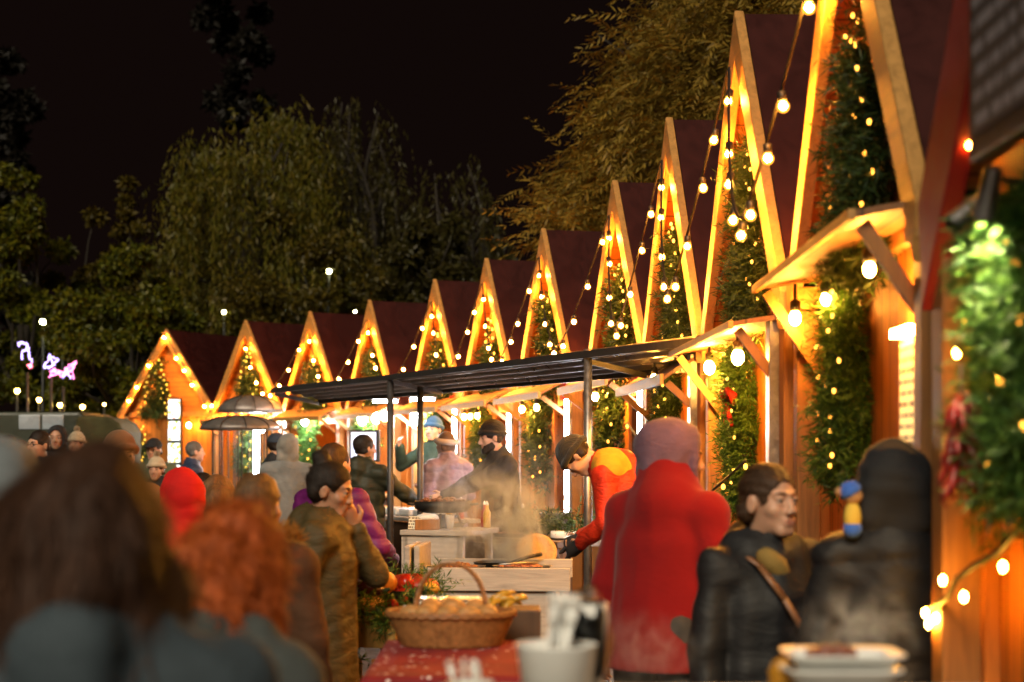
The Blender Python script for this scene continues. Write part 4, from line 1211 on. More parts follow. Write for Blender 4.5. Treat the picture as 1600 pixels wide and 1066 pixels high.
def trayprof(mb, sx):
    N = 48
    def ring(hx, hy, z):
        out = []
        for k in range(N):
            a = 2 * PI * k / N; e = 0.35
            out.append((hx * math.copysign(abs(math.cos(a)) ** e, math.cos(a)), hy * math.copysign(abs(math.sin(a)) ** e, math.sin(a)), z))
        return out
    rs = [ring(.07, .05, 0), ring(.096, .07, .04), ring(.109, .083, .046), ring(.109, .083, .05), ring(.094, .068, .045), ring(.068, .048, .006)]
    vs = sum(rs, []); fs = []
    for i in range(len(rs) - 1):
        for k in range(N): fs.append((i * N + k, i * N + (k + 1) % N, (i + 1) * N + (k + 1) % N, (i + 1) * N + k))
    fs.append(tuple(range(N - 1, -1, -1))); fs.append(tuple((len(rs) - 1) * N + k for k in range(N)))
    return mb.add(vs, fs)
trayprof(MB(), 1).build("tray", WHITEP, ft, smooth=True)
t2 = thing("foam_tray", "white foam tray under the tray with food", "tray", loc=(p.x - .005, 2.995, p.z - .075), group="white foam trays on the stall counter")
trayprof(MB(), 1).build("tray", WHITEP, t2, smooth=True)
q = thing("tray_riser", "dark wooden block under the white foam trays", "block", loc=(p.x, 3.0, zs))
MB().box((0, 0, (p.z - .075 - zs) / 2 - .001), (.16, .13, p.z - .077 - zs)).build("body", W_DARK, q)
MEAT = m_plain("cooked_meat", (0.24, 0.09, 0.06), 0.4, var=0.4, scale=35, bump=0.5)
for k in range(5):
    o = MB().ball((0, 0, 0), (.022, .018, .014), 14, 8, fn=lambda q: 1 + .12 * math.sin(q.x * 7 + k)).build("meat_piece", MEAT, None, smooth=True, loc=(p.x - .05 + k * .014, 2.99 + .02 * math.sin(k * 4), p.z - .003 + .006 * (k % 2)))
    tag(o, "brown cooked meat piece on the topmost white foam tray", "meat", "meat pieces on the foam tray")
o = thing("snack_bag", "crumpled yellow and orange snack bag beside the foam trays", "bag", loc=(at(1225, HZ, 3.05).x, 3.05, zs))
MB().ball((0, 0, .035), (.03, .02, .04), 20, 12, fn=lambda q: 1 + .1 * math.sin(q.x * 8 + q.z * 9)).build("foil", m_plain("orange_foil", (.55, .25, .02), .3, metal=.3, var=.5, scale=25, bump=.5), o, smooth=True)
p = at(735, 1066, 3.0)
c2 = thing("cutlery_cup", "low white cup of plastic forks at the bottom edge below the basket", "cup", loc=(p.x, 3.0, zs))
h2 = p.z - zs
MB().lathe([(0.036, 0.0), (0.042, h2), (0.044, h2 + .002), (0.041, h2 - .001), (0.034, 0.006), (0.01, 0.006)], 30).build("cup", WHITEP, c2, smooth=True)
for k in range(5):
    an = (-.45, -.2, .05, .3, .5)[k]
    o = thing("plastic_fork", "white plastic fork standing in the low white cup below the basket", "fork", loc=(p.x + an * .05, 3.0 + .01 * (k % 2), zs + .004), group="plastic forks in the low white cup")
    o.rotation_euler = (.1 * (k % 3) - .1, an * .6, k)
    o.scale = (.5, .5, .5); o.scale = (.45, .45, .45)
    MB().tube([(0, 0, 0), (0, 0, .09)], [.006, .007], 6).build("handle", WHITEP, o, smooth=True)
    mm = MB(); mm.lathe([(.006, .088), (.015, .10), (.016, .125), (.002, .128)], 10, sy=.3)
    for x in (-.012, -.004, .004, .012): mm.tube([(x, 0, .12), (x, 0, .16)], [.003, .0018], 5)
    mm.build("tines", WHITEP, o, smooth=True)

# ------------------------------------------------------------------ domed barbecues
HOODM = m_plain("smoked_steel", (0.20, 0.18, 0.165), 0.42, metal=0.5, var=0.35, scale=9)
def domed(px, py_top, d, rad, dome_h, label, leg_h, wire=True):
    p = at(px, py_top, d)
    t = thing("domed_barbecue", label, "barbecue", loc=(p.x, d, 0), group="black domed barbecues")
    zt = p.z
    prof = [(rad * math.sin(PI / 2 * k / 8), zt - dome_h + dome_h * math.cos(PI / 2 * k / 8)) for k in range(8, -1, -1)]
    prof = [(a, b) for a, b in prof]; prof[-1] = (0.01, zt)
    inner = [(a * 0.985, b - 0.012) for a, b in prof[::-1]]
    MB().lathe(prof + inner, 40, fn=lambda i, a: -0.012 * abs(math.sin(5 * a))).build("hood", HOODM, t, smooth=True)
    rb = MB()
    for k in range(10):
        a = 2 * PI * k / 10
        rb.tube([(x * 1.004 * math.cos(a), x * 1.004 * math.sin(a), z + 0.004) for x, z in prof], 0.008, 5)
    rb.build("ribs", BLACKM, t)
    n = 8
    for k in range(n):
        a = 2 * PI * (k + .3) / n
        MB().tube([(rad * .66 * math.cos(a), rad * .66 * math.sin(a), 0), (rad * .66 * math.cos(a), rad * .66 * math.sin(a), zt - dome_h * .45)], 0.011, 6).build("leg", BLACKM, t)
    MB().lathe([(rad * .64, .62), (rad * .72, .66), (rad * .72, .80), (rad * .60, .80), (rad * .58, .68), (.02, .66)], 32).build("fire_bowl", BLACKM, t, smooth=True)
    for z in (0.95,):
        MB().tube([(rad * .66 * math.cos(2 * PI * k / 40), rad * .66 * math.sin(2 * PI * k / 40), z) for k in range(41)], 0.009, 5, cap=False).build("ring", BLACKM, t)
domed(375, 650, 20.5, 0.52, 0.17, "black domed barbecue with open bar sides, front one of two", 1)
domed(391, 618, 25.5, 0.52, 0.26, "grey domed barbecue hood directly behind and above the front one", 1)

# ------------------------------------------------------------------ menus, screen, signs
def m_menu(name, bgc, cells, strength, dens=0.5, rows=5.0):
    t = NT(name)
    v = t.coord("Object")
    vo = t.n("ShaderNodeTexVoronoi"); vo.inputs["Scale"].default_value = cells; t.l(v, vo.inputs["Vector"])
    f = t.math('LESS_THAN', vo.outputs["Distance"], dens)
    hue = t.ramp(vo.outputs["Color"], [(0.25, (0.75, 0.35, 0.03)), (0.45, (0.55, 0.12, 0.03)), (0.6, (0.85, 0.6, 0.1)), (0.8, (0.3, 0.4, 0.08))])
    c = t.mix(f, bgc, hue)
    t.base((0.02, 0.02, 0.02)); t.l(c, t.p.inputs["Emission Color"]); t.p.inputs["Emission Strength"].default_value = strength
    t.rough(0.2); return t.m
MENU = m_menu("lit_food_menu", (0.92, 0.97, 0.9), 9.0, 1.15, 0.38)
mb_ = thing("menu_board", "column of four lit food picture panels on the far end hut", "menu board"); mb_.matrix_world = hut_M(0) @ Matrix.Translation((0.18, WY - 0.12, 0))
MB().box((0, 0.02, 1.85), (0.34, 0.04, 1.75)).build("frame", BLACKM, mb_)
for k in range(4):
    MB().box((0, -0.008, 2.52 - k * 0.42), (0.29, 0.012, 0.36)).build("panel", MENU, mb_, bevel=0.004)
sc_ = thing("screen", "lit blue-white screen on a stand beside the dark green padded jacket", "screen", loc=(at(570, HZ, 21.0).x, 21.0, 0), rotz=R(-8))
zz = EYE + (HZ - 697) * 21.0 / F
t = NT("screen_glow"); nn = t.noise(t.coord("Object"), 2.5, 2); t.base((.02, .02, .02)); t.l(t.ramp(nn, [(.3, (.45, .50, .95)), (.5, (.75, .78, 1.0)), (.65, (.9, .8, .8))]), t.p.inputs["Emission Color"]); t.p.inputs["Emission Strength"].default_value = 0.9
MB().box((0, 0, zz), (0.40, 0.05, 0.42)).build("housing", BLACKM, sc_, bevel=0.006)
MB().box((-0.01, -0.03, zz), (0.33, 0.008, 0.36)).build("display", t.m, sc_)
MB().tube([(0, 0.02, 0), (0, 0.02, zz - .2)], 0.025, 8).build("stand", DSTEEL, sc_)
# yellow menu on hut 11
def m_lines(name, bgc, ink, sx, sz, strength=0.0):
    t = NT(name); tc = t.n("ShaderNodeTexCoord"); sp = t.n("ShaderNodeSeparateXYZ"); t.l(tc.outputs["Object"], sp.inputs[0])
    q = t.math('MULTIPLY', sp.outputs[2], sz); fr = t.math('FRACT', q); fl = t.math('FLOOR', q)
    row = t.math('LESS_THAN', t.math('ABSOLUTE', t.math('SUBTRACT', fr, 0.5)), 0.24)
    cb = t.n("ShaderNodeCombineXYZ"); t.l(t.math('MULTIPLY', sp.outputs[0], sx), cb.inputs[0]); t.l(fl, cb.inputs[1])
    n1 = t.noise(cb.outputs[0], 1.0, 1); word = t.math('GREATER_THAN', n1, 0.46)
    c = t.mix(t.math('MULTIPLY', row, word), bgc, ink); t.base(c); t.rough(.6)
    if strength: t.l(c, t.p.inputs["Emission Color"]); t.p.inputs["Emission Strength"].default_value = strength
    return t.m
mn = thing("menu_board", "tall lit yellow menu board on the large near hut's plank wall", "menu board"); mn.matrix_world = hut_M(10) @ Matrix.Translation((0.62, WY - 0.02, 1.88))
MB().box((0, 0, 0), (0.34, 0.03, 0.42)).build("frame", W_YEL, mn, bevel=.004)
MB().box((0, -0.018, -0.015), (0.27, 0.006, 0.34)).build("sheet", m_lines("menu_sheet", (.85, .55, .16), (.14, .07, .02), 60, 26, 0.55), mn)
MB().box((0, -0.035, 0.19), (0.27, 0.04, 0.03)).build("lamp_bar", LAMPS, mn)
# red panels beside posts
for i, xx, lab in ((4, 0.92, "small red panel high on the blue beanie man's hut"), (6, 1.0, "small red panel by the light strip of the grill trough's hut"), (7, 0.98, "small red panel by the light strip above the red jacket")):
    o = MB().box((xx - .06, -0.03, 2.31), (0.16, 0.02, 0.22)).build("red_panel", REDCLOTH, HUTS[i], bevel=.003); o["label"] = lab
# bow in garland of hut 10
q = thing("red_ribbon", "red ribbon bow tied on the bright green garland of the brown strap woman's hut", "ribbon"); q.matrix_world = hut_M(9) @ Matrix.Translation((-0.42, WY - 0.13, 1.96))
rb = MB()
for s in (-1, 1):
    rb.tube([(0, 0, 0), (s * .09, -.02, .05), (s * .15, 0, .02), (s * .10, .01, -.02), (0, 0, 0)], [.012, .022, .026, .02, .012], 8)
    rb.tube([(0, 0, 0), (s * .06, -.01, -.08), (s * .11, 0, -.15)], [.012, .018, .012], 8)
rb.build("bow", REDCLOTH, q, smooth=True)
# silver flashing panels between the near huts
for i, lab in ((9, "narrow grey metal panel standing by the strap woman's hut post"), (8, "narrow grey metal panel by the hut post above the purple hood")):
    o = MB().box((HWS[i] - 0.16, -0.02, 1.15), (0.10, 0.05, 2.3)).build("metal_panel", STEEL, HUTS[i], bevel=.004); o["label"] = lab

LAMPSPOT = m_emit('spot_lens', (1.0, 0.82, 0.45), 2200.0)
# ---- the edge hut: sign, spot lamps, chillies, string
sg = thing("black_sign", "black hanging sign board with blurred pale lettering at the frame's right edge", "sign"); sg.matrix_world = hut_M(11) @ Matrix.Translation((-0.215, -0.10, 2.30))
MB().box((0, 0, .42), (0.56, 0.03, 0.84)).build("frame", BLACKM, sg, bevel=.006)
MB().box((0, -0.018, .42), (0.46, 0.008, 0.74)).build("board", m_lines("sign_lettering", (.05, .05, .055), (.26, .26, .30), 26, 19), sg)
MB().tube([(-.2, .015, .82), (-.2, .3, .95)], .01, 6).build("bracket", DSTEEL, sg); MB().tube([(.2, .015, .82), (.2, .3, .95)], .01, 6).build("bracket", DSTEEL, sg)
for k, (px, py, ln) in enumerate(((1546, 290, 1), (1522, 322, 0))):
    q = thing("spot_lamp", ["lit spot lamp below the black sign", "pale unlit spot lamp left of the lit one below the black sign"][k], "spot lamp", loc=at(px, py, 3.6 if ln else 3.9), group="spot lamps under the black sign")
    ax = Vector((-.06, .42, -.88)).normalized() if ln else Vector((-.75, -.1, -.6)).normalized()
    hm_ = MB(); hm_.tube([-ax * .04, ax * .02, ax * .075], [.018, .023, .026], 16, cap=False); hm_.tube([-ax * .041, -ax * .038], [.018, .018], 16)
    hm_.build("housing", STEEL, q, smooth=True)
    MB().ball(ax * .035, .017, 10, 6).build("lens", LAMPSPOT if ln else WHITEP, q, smooth=True)
    MB().tube([-ax * .02, -ax * .02 + Vector((.16, .22, .02))], .007, 6).build("bracket", DSTEEL, q)
CHR = m_plain("dried_chilli", (0.20, 0.012, 0.008), 0.28, var=0.6, scale=14)
cb = thing("chilli_bunch", "bunch of dried red chillies hanging beside the green fir garland", "chillies"); p = at(1502, 600, 3.84); cb.location = p
MB().tube([(0, 0, 0.05), (0, 0, -.2)], .005, 6).build("string", W_DARK, cb)
for k in range(34):
    a = random.uniform(0, 2 * PI); z = -0.02 - .22 * k / 34; r = .012
    d_ = Vector((math.cos(a) * .6, math.sin(a) * .5, -.9)).normalized(); p0 = Vector((math.cos(a) * r, math.sin(a) * r, z)); s = random.uniform(.7, 1.1)
    MB().tube([p0, p0 + d_ * .03 * s, p0 + d_ * .065 * s + Vector((.006, 0, 0)), p0 + d_ * .09 * s + Vector((.012, 0, -.01))], [.006, .011, .008, .002], 8).build("chilli", CHR, cb, smooth=True)
q = thing("festoon_lights", "dark cable with small amber bulbs looped across the yellow planks at lower right", "string lights", loc=at(1500, 900, 3.95))
o0 = Vector(q.location)
pts = [at(1660, 745, 3.5), at(1600, 818, 3.7), at(1560, 862, 3.8), at(1520, 885, 3.9), at(1495, 905, 4.0), at(1480, 935, 4.15), at(1455, 950, 4.3), at(1445, 975, 4.4)]
MB().tube([p - o0 for p in pts], .008, 6).build("cable", CABLE, q, smooth=True)
for px, py, d in ((1567, 886, 3.78), (1506, 933, 3.95), (1473, 907, 4.1), (1446, 958, 4.3), (1462, 966, 4.25), (1451, 975, 4.3), (1495, 552, 4.05), (1553, 440, 3.9), (1556, 590, 3.88), (1515, 225, 4.0)):
    b = MB().ball((0, 0, 0), (.008, .008, .012), 8, 6).build("bulb", BULB_ST, q, smooth=True); b.location = at(px, py, d) - o0
q = thing("festoon_lights", "thin dark cable with small bulbs sagging between the posts behind the red jacket", "string lights", loc=at(1110, 780, 8.0)); o0 = Vector(q.location)
pts = [at(980, 660, 11.5), at(1000, 690, 11.0), at(1020, 700, 10.5), at(1060, 740, 9.6), at(1095, 782, 9.0), at(1130, 752, 8.6), at(1165, 720, 8.2)]
MB().tube([p - o0 for p in pts], .007, 6).build("cable", CABLE, q, smooth=True)
for p in pts[0:1] + pts[3:]:
    b = MB().ball((0, 0, 0), (.011, .011, .015), 8, 6).build("bulb", BULB_SM, q, smooth=True); b.location = p - o0 + Vector((0, 0, -.03))

# ------------------------------------------------------------------ parked old vehicle on the far left
GREENP = m_plain("olive_vehicle_paint", (0.022, 0.028, 0.014), 0.45, var=0.25, scale=5)
CANV = m_fabric("olive_canvas", (0.05, 0.052, 0.02), wrinkle=0.4)
PANE = m_plain("pale_window", (0.30, 0.36, 0.42), 0.25, var=0.2, scale=5)
vd = 24.0
vh = thing("parked_van", "dark green parked van with two pale side windows behind the crowd", "van", loc=(at(60, HZ, vd).x, vd, 0), rotz=R(0))
zr = EYE + (HZ - 646) * vd / F
MB().prism([(-1.5, .5), (1.0, .5), (1.0, zr - .12), (.85, zr), (-1.4, zr), (-1.5, zr - .12)], 1, -.9, .9).build("body", GREENP, vh, bevel=.05)
MB().prism([(1.02, .5), (2.0, .5), (2.0, .95), (1.85, 1.2), (1.02, 1.25)], 1, -.8, .8).build("bonnet", GREENP, vh, bevel=.05)
for x in (.14, .48):
    f = MB().box((x - .0, -.91, zr - .15), (.31, .02, .21)).build("window", PANE, vh, bevel=.02)
for x in (-.9, 1.3):
    for y in (-.85, .85):
        wl = MB().lathe([(.02, -.1), (.36, -.1), (.38, -.06), (.38, .06), (.36, .1), (.02, .1)], 28, rot=Matrix.Rotation(R(90), 3, 'X'), c=(x, y, .38)).build("wheel", BLACKM, vh, smooth=True)
tl = thing("canvas_trailer", "rounded olive canvas-covered trailer right of the two pale van windows", "trailer", loc=(at(166, HZ, 22.6).x, 22.6, 0))
zq = EYE + (HZ - 651) * 22.6 / F
MB().prism([(-.30, .6), (.36, .6), (.36, zq - .22), (.30, zq - .1), (.16, zq - .02), (-.05, zq), (-.27, zq - .01), (-.30, zq - .05)], 1, -.5, .6).build("canvas", CANV, tl, bevel=.04)
for y in (-.5, .55):
    MB().lathe([(.02, -.07), (.30, -.07), (.30, .07), (.02, .07)], 24, rot=Matrix.Rotation(R(90), 3, 'X'), c=(0, y, .30)).build("wheel", BLACKM, tl, smooth=True)

# ------------------------------------------------------------------ steam
def steam(name, label, c, r, dens, seed, col=(0.80, 0.88, 1.0), scale=2.6, lean=(0.0, 0)):
    t = NT(name)
    t.t.nodes.remove(t.p)
    tc = t.n("ShaderNodeTexCoord"); mp = t.n("ShaderNodeMapping"); t.l(tc.outputs["Object"], mp.inputs[0]); mp.inputs["Location"].default_value = (seed * 3.1, seed * 1.7, seed)
    mp.inputs["Scale"].default_value = (1, 1, .7)
    nz = t.n("ShaderNodeTexNoise"); nz.inputs["Scale"].default_value = scale / max(r); nz.inputs["Detail"].default_value = 4; nz.inputs["Distortion"].default_value = 1.2; nz.inputs["Roughness"].default_value = .6
    t.l(mp.outputs[0], nz.inputs["Vector"])
    vl = t.n("ShaderNodeVectorMath", operation='DIVIDE'); t.l(tc.outputs["Object"], vl.inputs[0]); vl.inputs[1].default_value = r
    ln = t.n("ShaderNodeVectorMath", operation='LENGTH'); t.l(vl.outputs[0], ln.inputs[0])
    fall = t.math('SUBTRACT', 1.0, ln.outputs["Value"], clamp=True)
    ns = t.math('MULTIPLY', t.math('SUBTRACT', nz.outputs["Fac"], 0.47, clamp=True), 6.0)
    dn = t.math('MULTIPLY', t.math('MULTIPLY', ns, t.math('POWER', fall, 1.3)), dens)
    pv = t.n("ShaderNodeVolumePrincipled"); pv.inputs["Color"].default_value = (col[0], col[1], col[2], 1)
    t.l(dn, pv.inputs["Density"]); t.l(pv.outputs[0], t.out.inputs["Volume"])
    o = MB().ball((0, 0, 0), r, 24, 16).build(name, t.m, None, smooth=True, loc=c)
    tag(o, label, "steam", kind="stuff"); return o
steam("steam", "pale steam cloud rising from the wooden grill trough", at(775, 822, 9.4), (.44, .28, .40), 24.0, 1, (.82, .92, 1.0))
steam("steam", "thin steam blown up from the huge black pan", at(705, 735, 12.9), (.33, .2, .34), 5.0, 2)
steam("steam", "thin smoke drifting around the light strips behind the trough", at(840, 735, 11.0), (.5, .25, .42), 2.4, 3)
steam("steam", "faint steam in front of the black coats above the foam trays", at(1340, 985, 3.6), (.17, .15, .11), 10.0, 4)
steam("steam", "faint steam in front of the red jacket's lower edge", at(1000, 1015, 4.2), (.20, .15, .12), 5.0, 5)


# ------------------------------------------------------------------ clutter of the cooking stall
SAUCE_R = m_plain("red_sauce", (.42, .02, .01), .3); SAUCE_Y = m_plain("mustard", (.55, .33, .02), .3); GLASSD = m_plain("dark_bottle_glass", (.02, .03, .015), .1)
def bottle(label, p, mt, h=.2, r=.03, grp="sauce bottles on the counters"):
    o = thing("sauce_bottle", label, "bottle", loc=p, group=grp)
    MB().lathe([(r * .9, 0), (r, .01), (r, h * .62), (r * .45, h * .76), (r * .4, h * .9)], 18).build("body", mt, o, smooth=True)
    MB().lathe([(r * .45, h * .9), (r * .45, h * .95), (r * .12, h * 1.06)], 12).build("cap", WHITEP, o, smooth=True)
cm = ct.matrix_basis; lm = lc.matrix_basis; wm = wb.matrix_basis
bottle("red sauce bottle at the back of the pale grey serving counter", cm @ Vector((.20, .28, zc + .001)), SAUCE_R)
bottle("yellow mustard bottle at the back of the pale grey serving counter", cm @ Vector((.26, .18, zc + .001)), SAUCE_Y)
bottle("red sauce bottle on the long pale counter by the screen", lm @ Vector((.98, .1, 1.031)), SAUCE_R)
bottle("yellow mustard bottle on the long pale counter by the screen", lm @ Vector((1.02, -.05, 1.031)), SAUCE_Y)
bottle("dark glass bottle on the work bench behind the steam", wm @ Vector((-.5, .1, .946)), GLASSD, .28, .035)
bottle("second dark glass bottle beside a board on the work bench", wm @ Vector((-.42, .16, .946)), GLASSD, .26, .034)
for k, (x, y) in enumerate(((.55, .12), (.42, -.02))):
    o = MB().lathe([(.05, 0), (.11, .012), (.115, .016), (.11, .05 + .02 * k), (.05, .04 + .02 * k)], 26).build("plate_stack", PAPER, None, smooth=True, loc=wm @ Vector((x, y, .946)))
    tag(o, ["stack of white paper plates at the right end of the work bench", "taller stack of white paper plates on the work bench"][k], "plates")
o = thing("stock_pot", "tall steel stock pot on the work bench behind the steam", "pot", loc=wm @ Vector((.05, .16, .946)))
MB().lathe([(.11, 0), (.12, .01), (.12, .2), (.126, .205), (.118, .2), (.112, .02), (.01, .015)], 30).build("body", STEEL, o, smooth=True)
for s_ in (-1, 1): MB().tube([(s_ * .118, -.03, .15), (s_ * .15, -.02, .155), (s_ * .15, .02, .155), (s_ * .118, .03, .15)], .007, 6).build("handle", STEEL, o, smooth=True)
o = thing("price_card", "small cream price card standing before the gas burner", "card"); o.matrix_world = cm @ Matrix.Translation((-.16, -.28, zc + .055)) @ Matrix.Rotation(R(-12), 4, 'X')
MB().box((0, 0, 0), (.11, .006, .10)).build("sheet", m_lines("price_lines", (.75, .68, .5), (.12, .06, .03), 70, 42), o)
o = thing("tongs", "steel tongs lying across the grill trough rim", "tongs", loc=tr.matrix_basis @ Vector((.16, -.1, zt + .012)), rotz=R(35))
for s_ in (-1, 1): MB().tube([(-.14, 0, .0), (0, s_ * .018, .004), (.12, s_ * .008, 0)], .006, 6).build("arm", STEEL, o, smooth=True)

CANL = m_emit("canopy_led", (0.92, 0.97, 1.0), 32.0)
for px_, py_, d_, lab in ((602, 627, 17.3, "bright white flood light under the far part of the sheet canopy"), (660, 624, 17.0, "bright white flood light between the two dark canopy poles")):
    p = at(px_, py_, d_)
    q = thing("flood_light", lab, "flood light", loc=p, group="white flood lights under the canopy")
    MB().box((0, 0, 0), (.26, .10, .03)).build("panel", CANL, q, bevel=.004)
    MB().box((0, 0, .026), (.30, .13, .02)).build("housing", DSTEEL, q)
    MB().tube([(0, 0, .03), (0, 0, 2.30 - p.z)], .01, 6).build("bracket", DSTEEL, q)

def food_tray(label, M, n, mt, seed):
    o = thing("steel_tray", label, "tray", group="steel trays of food at the cooking stall"); o.matrix_world = M
    random.seed(seed)
    MB().lathe([(.10, 0), (.13, .004), (.145, .035), (.15, .036), (.142, .034), (.125, .008), (.01, .006)], 28, sx=1.15, sy=.8).build("tray", STEEL, o, smooth=True)
    fm = MB()
    for k in range(n):
        a = random.uniform(0, 6.28); r = .105 * math.sqrt(random.random())
        fm.ball((r * 1.15 * math.cos(a), r * .8 * math.sin(a), .022 + random.uniform(0, .03) * (1 - r / .13)), (random.uniform(.014, .03), random.uniform(.011, .018), random.uniform(.009, .016)), 8, 6, Matrix.Rotation(random.uniform(0, 3), 3, 'Z'))
    fm.build("food", mt, o, smooth=True)
food_tray("steel tray of dark grilled meat inside the grill trough, left side", tr.matrix_basis @ Matrix.Translation((-.205, -.08, zt - .039)), 45, FOODB, 1)
food_tray("steel tray of sausage pieces inside the grill trough, right side", tr.matrix_basis @ Matrix.Translation((.17, -.04, zt - .039)), 40, FOODP, 2)
food_tray("steel tray of browned food on the work bench behind the steam", wm @ Matrix.Translation((-.15, -.18, .946)), 40, FOODB, 3)
food_tray("steel tray of golden food on the pale grey serving counter", cm @ Matrix.Translation((-.12, .24, zc + .001)), 40, CHILI_Y, 4)
t = thing("frying_pan", "small black pan with a long handle standing in the grill trough", "pan"); t.matrix_world = tr.matrix_basis @ Matrix.Translation((-.01, .13, zt - .039))
MB().lathe([(.07, 0), (.10, .006), (.115, .045), (.12, .047), (.112, .044), (.095, .012), (.01, .01)], 28).build("bowl", BLACKM, t, smooth=True)
MB().tube([(.11, .02, .04), (.2, .06, .07), (.28, .1, .085)], [.010, .011, .012], 8).build("handle", BLACKM, t, smooth=True)
# ------------------------------------------------------------------ people: distance-field figures
class Field:
    def __init__(s, lo, hi, vox):
        s.lo = np.array(lo, np.float32); s.vox = vox
        s.n = np.maximum(4, np.ceil((np.array(hi) - s.lo) / vox).astype(int) + 1)
        s.D = np.full(tuple(s.n), 0.5, np.float32)
        s.ax = [s.lo[k] + vox * np.arange(s.n[k], dtype=np.float32) for k in range(3)]
    def sub(s, lo, hi):
        a = np.clip(np.floor((np.array(lo) - s.lo) / s.vox).astype(int), 0, s.n)
        b = np.clip(np.ceil((np.array(hi) - s.lo) / s.vox).astype(int) + 1, 0, s.n)
        sl = tuple(slice(a[k], b[k]) for k in range(3))
        if any(b[k] <= a[k] for k in range(3)): return None, None
        X, Y, Z = np.meshgrid(s.ax[0][sl[0]], s.ax[1][sl[1]], s.ax[2][sl[2]], indexing='ij')
        return sl, np.stack([X, Y, Z], -1)
    def blend(s, sl, d, k, op='u'):
        A = s.D[sl]
        if op == 'u':
            h = np.maximum(k - np.abs(A - d), 0) / k
            s.D[sl] = np.minimum(A, d) - h * h * k * 0.25
        elif op == 's':
            h = np.maximum(k - np.abs(A + d), 0) / k
            s.D[sl] = np.maximum(A, -d) + h * h * k * 0.25
    def cap(s, a, b, ra, rb, k=0.02, flat=None, op='u'):
        a = np.array(a, np.float32); b = np.array(b, np.float32)
        m = max(ra, rb) * (1 if flat is None else max(1, 1 / flat[1] if flat[1] > 1 else 1)) + k + 2 * s.vox
        if flat is not None and flat[1] > 1: m = max(ra, rb) * flat[1] + k + 2 * s.vox
        sl, P = s.sub(np.minimum(a, b) - m, np.maximum(a, b) + m)
        if sl is None: return s
        ab = b - a; L2 = float(ab @ ab) + 1e-9
        q = P - a; t = np.clip((q @ ab) / L2, 0, 1)
        v = q - t[..., None] * ab
        if flat is not None:
            n = np.array(flat[0], np.float32); n = n / np.linalg.norm(n)
            c = v @ n; v = v + (c * (1 / flat[1] - 1))[..., None] * n
        r = ra + (rb - ra) * t
        d = np.linalg.norm(v, axis=-1) - r
        if flat is not None and flat[1] < 1: d = d * (0.5 + 0.5 * flat[1])
        s.blend(sl, d.astype(np.float32), k, op); return s
    def ell(s, c, r, k=0.02, rot=None, op='u', fn=None):
        c = np.array(c, np.float32); r = np.array(r, np.float32)
        m = float(r.max()) * 1.1 + k + 2 * s.vox
        sl, P = s.sub(c - m, c + m)
        if sl is None: return s
        q = P - c
        if rot is not None: q = q @ np.array(rot, np.float32)      # world->local: R^T q
        k0 = np.linalg.norm(q / r, axis=-1); k1 = np.linalg.norm(q / (r * r), axis=-1)
        d = k0 * (k0 - 1) / np.maximum(k1, 1e-6)
        if fn is not None: d = d + fn(q)
        s.blend(sl, d.astype(np.float32), k, op); return s
    def pts(s):
        X, Y, Z = np.meshgrid(*s.ax, indexing='ij'); return X, Y, Z
    def cut(s, n, c):
        """remove the half space beyond c along n"""
        n = np.array(n, np.float32); n = n / np.linalg.norm(n); X, Y, Z = s.pts()
        d = (X - c[0]) * n[0] + (Y - c[1]) * n[1] + (Z - c[2]) * n[2]
        s.D = np.maximum(s.D, d.astype(np.float32)); return s
    def disp(s, fn, band=0.06):
        X, Y, Z = s.pts(); m = np.abs(s.D) < band
        s.D[m] += fn(X[m], Y[m], Z[m]).astype(np.float32); return s
    def mesh(s, name):
        D = s.D; D = np.pad(D, 1, constant_values=0.5); ins = D < 0
        nx, ny, nz = D.shape
        corners = [(i, j, k) for i in (0, 1) for j in (0, 1) for k in (0, 1)]
        cs = [ins[i:nx - 1 + i, j:ny - 1 + j, k:nz - 1 + k] for i, j, k in corners]
        cnt = sum(c.astype(np.int8) for c in cs)
        act = (cnt > 0) & (cnt < 8)
        idx = np.full(act.shape, -1, np.int32); ai = np.argwhere(act); idx[act] = np.arange(len(ai))
        if len(ai) == 0: return None
        acc = np.zeros((len(ai), 3)); num = np.zeros(len(ai))
        vals = [D[ai[:, 0] + i, ai[:, 1] + j, ai[:, 2] + k] for i, j, k in corners]
        for e0, (i, j, k) in enumerate(corners):
            for dax in range(3):
                o = [i, j, k]
                if o[dax] == 1: continue
                o[dax] = 1; e1 = corners.index(tuple(o))
                a = vals[e0]; b = vals[e1]; mk = (a < 0) != (b < 0)
                t = np.where(mk, a / np.where(np.abs(a - b) < 1e-9, 1, a - b), 0)
                p = np.array([i, j, k], float) + t[:, None] * np.eye(3)[dax]
                acc[mk] += p[mk]; num[mk] += 1
        V = (ai + acc / num[:, None] - 1) * s.vox + s.lo
        quads = []
        for axn in range(3):
            sl0 = [slice(None)] * 3; sl1 = [slice(None)] * 3
            sl0[axn] = slice(0, -1); sl1[axn] = slice(1, None)
            a = ins[tuple(sl0)]; b = ins[tuple(sl1)]
            ed = np.argwhere(a != b)
            u, v = [(1, 2), (2, 0), (0, 1)][axn]
            ok = (ed[:, u] > 0) & (ed[:, v] > 0) & (ed[:, u] < D.shape[u] - 1) & (ed[:, v] < D.shape[v] - 1)
            ed = ed[ok]; inside = a[tuple(ed.T)]
            def g(du, dv):
                e = ed.copy(); e[:, u] -= du; e[:, v] -= dv; return idx[tuple(e.T)]
            q = np.stack([g(1, 1), g(0, 1), g(0, 0), g(1, 0)], 1)
            q[~inside] = q[~inside][:, ::-1]
            quads.append(q)
        Q = np.concatenate(quads)
        return np_mesh(name, V, Q, 4)

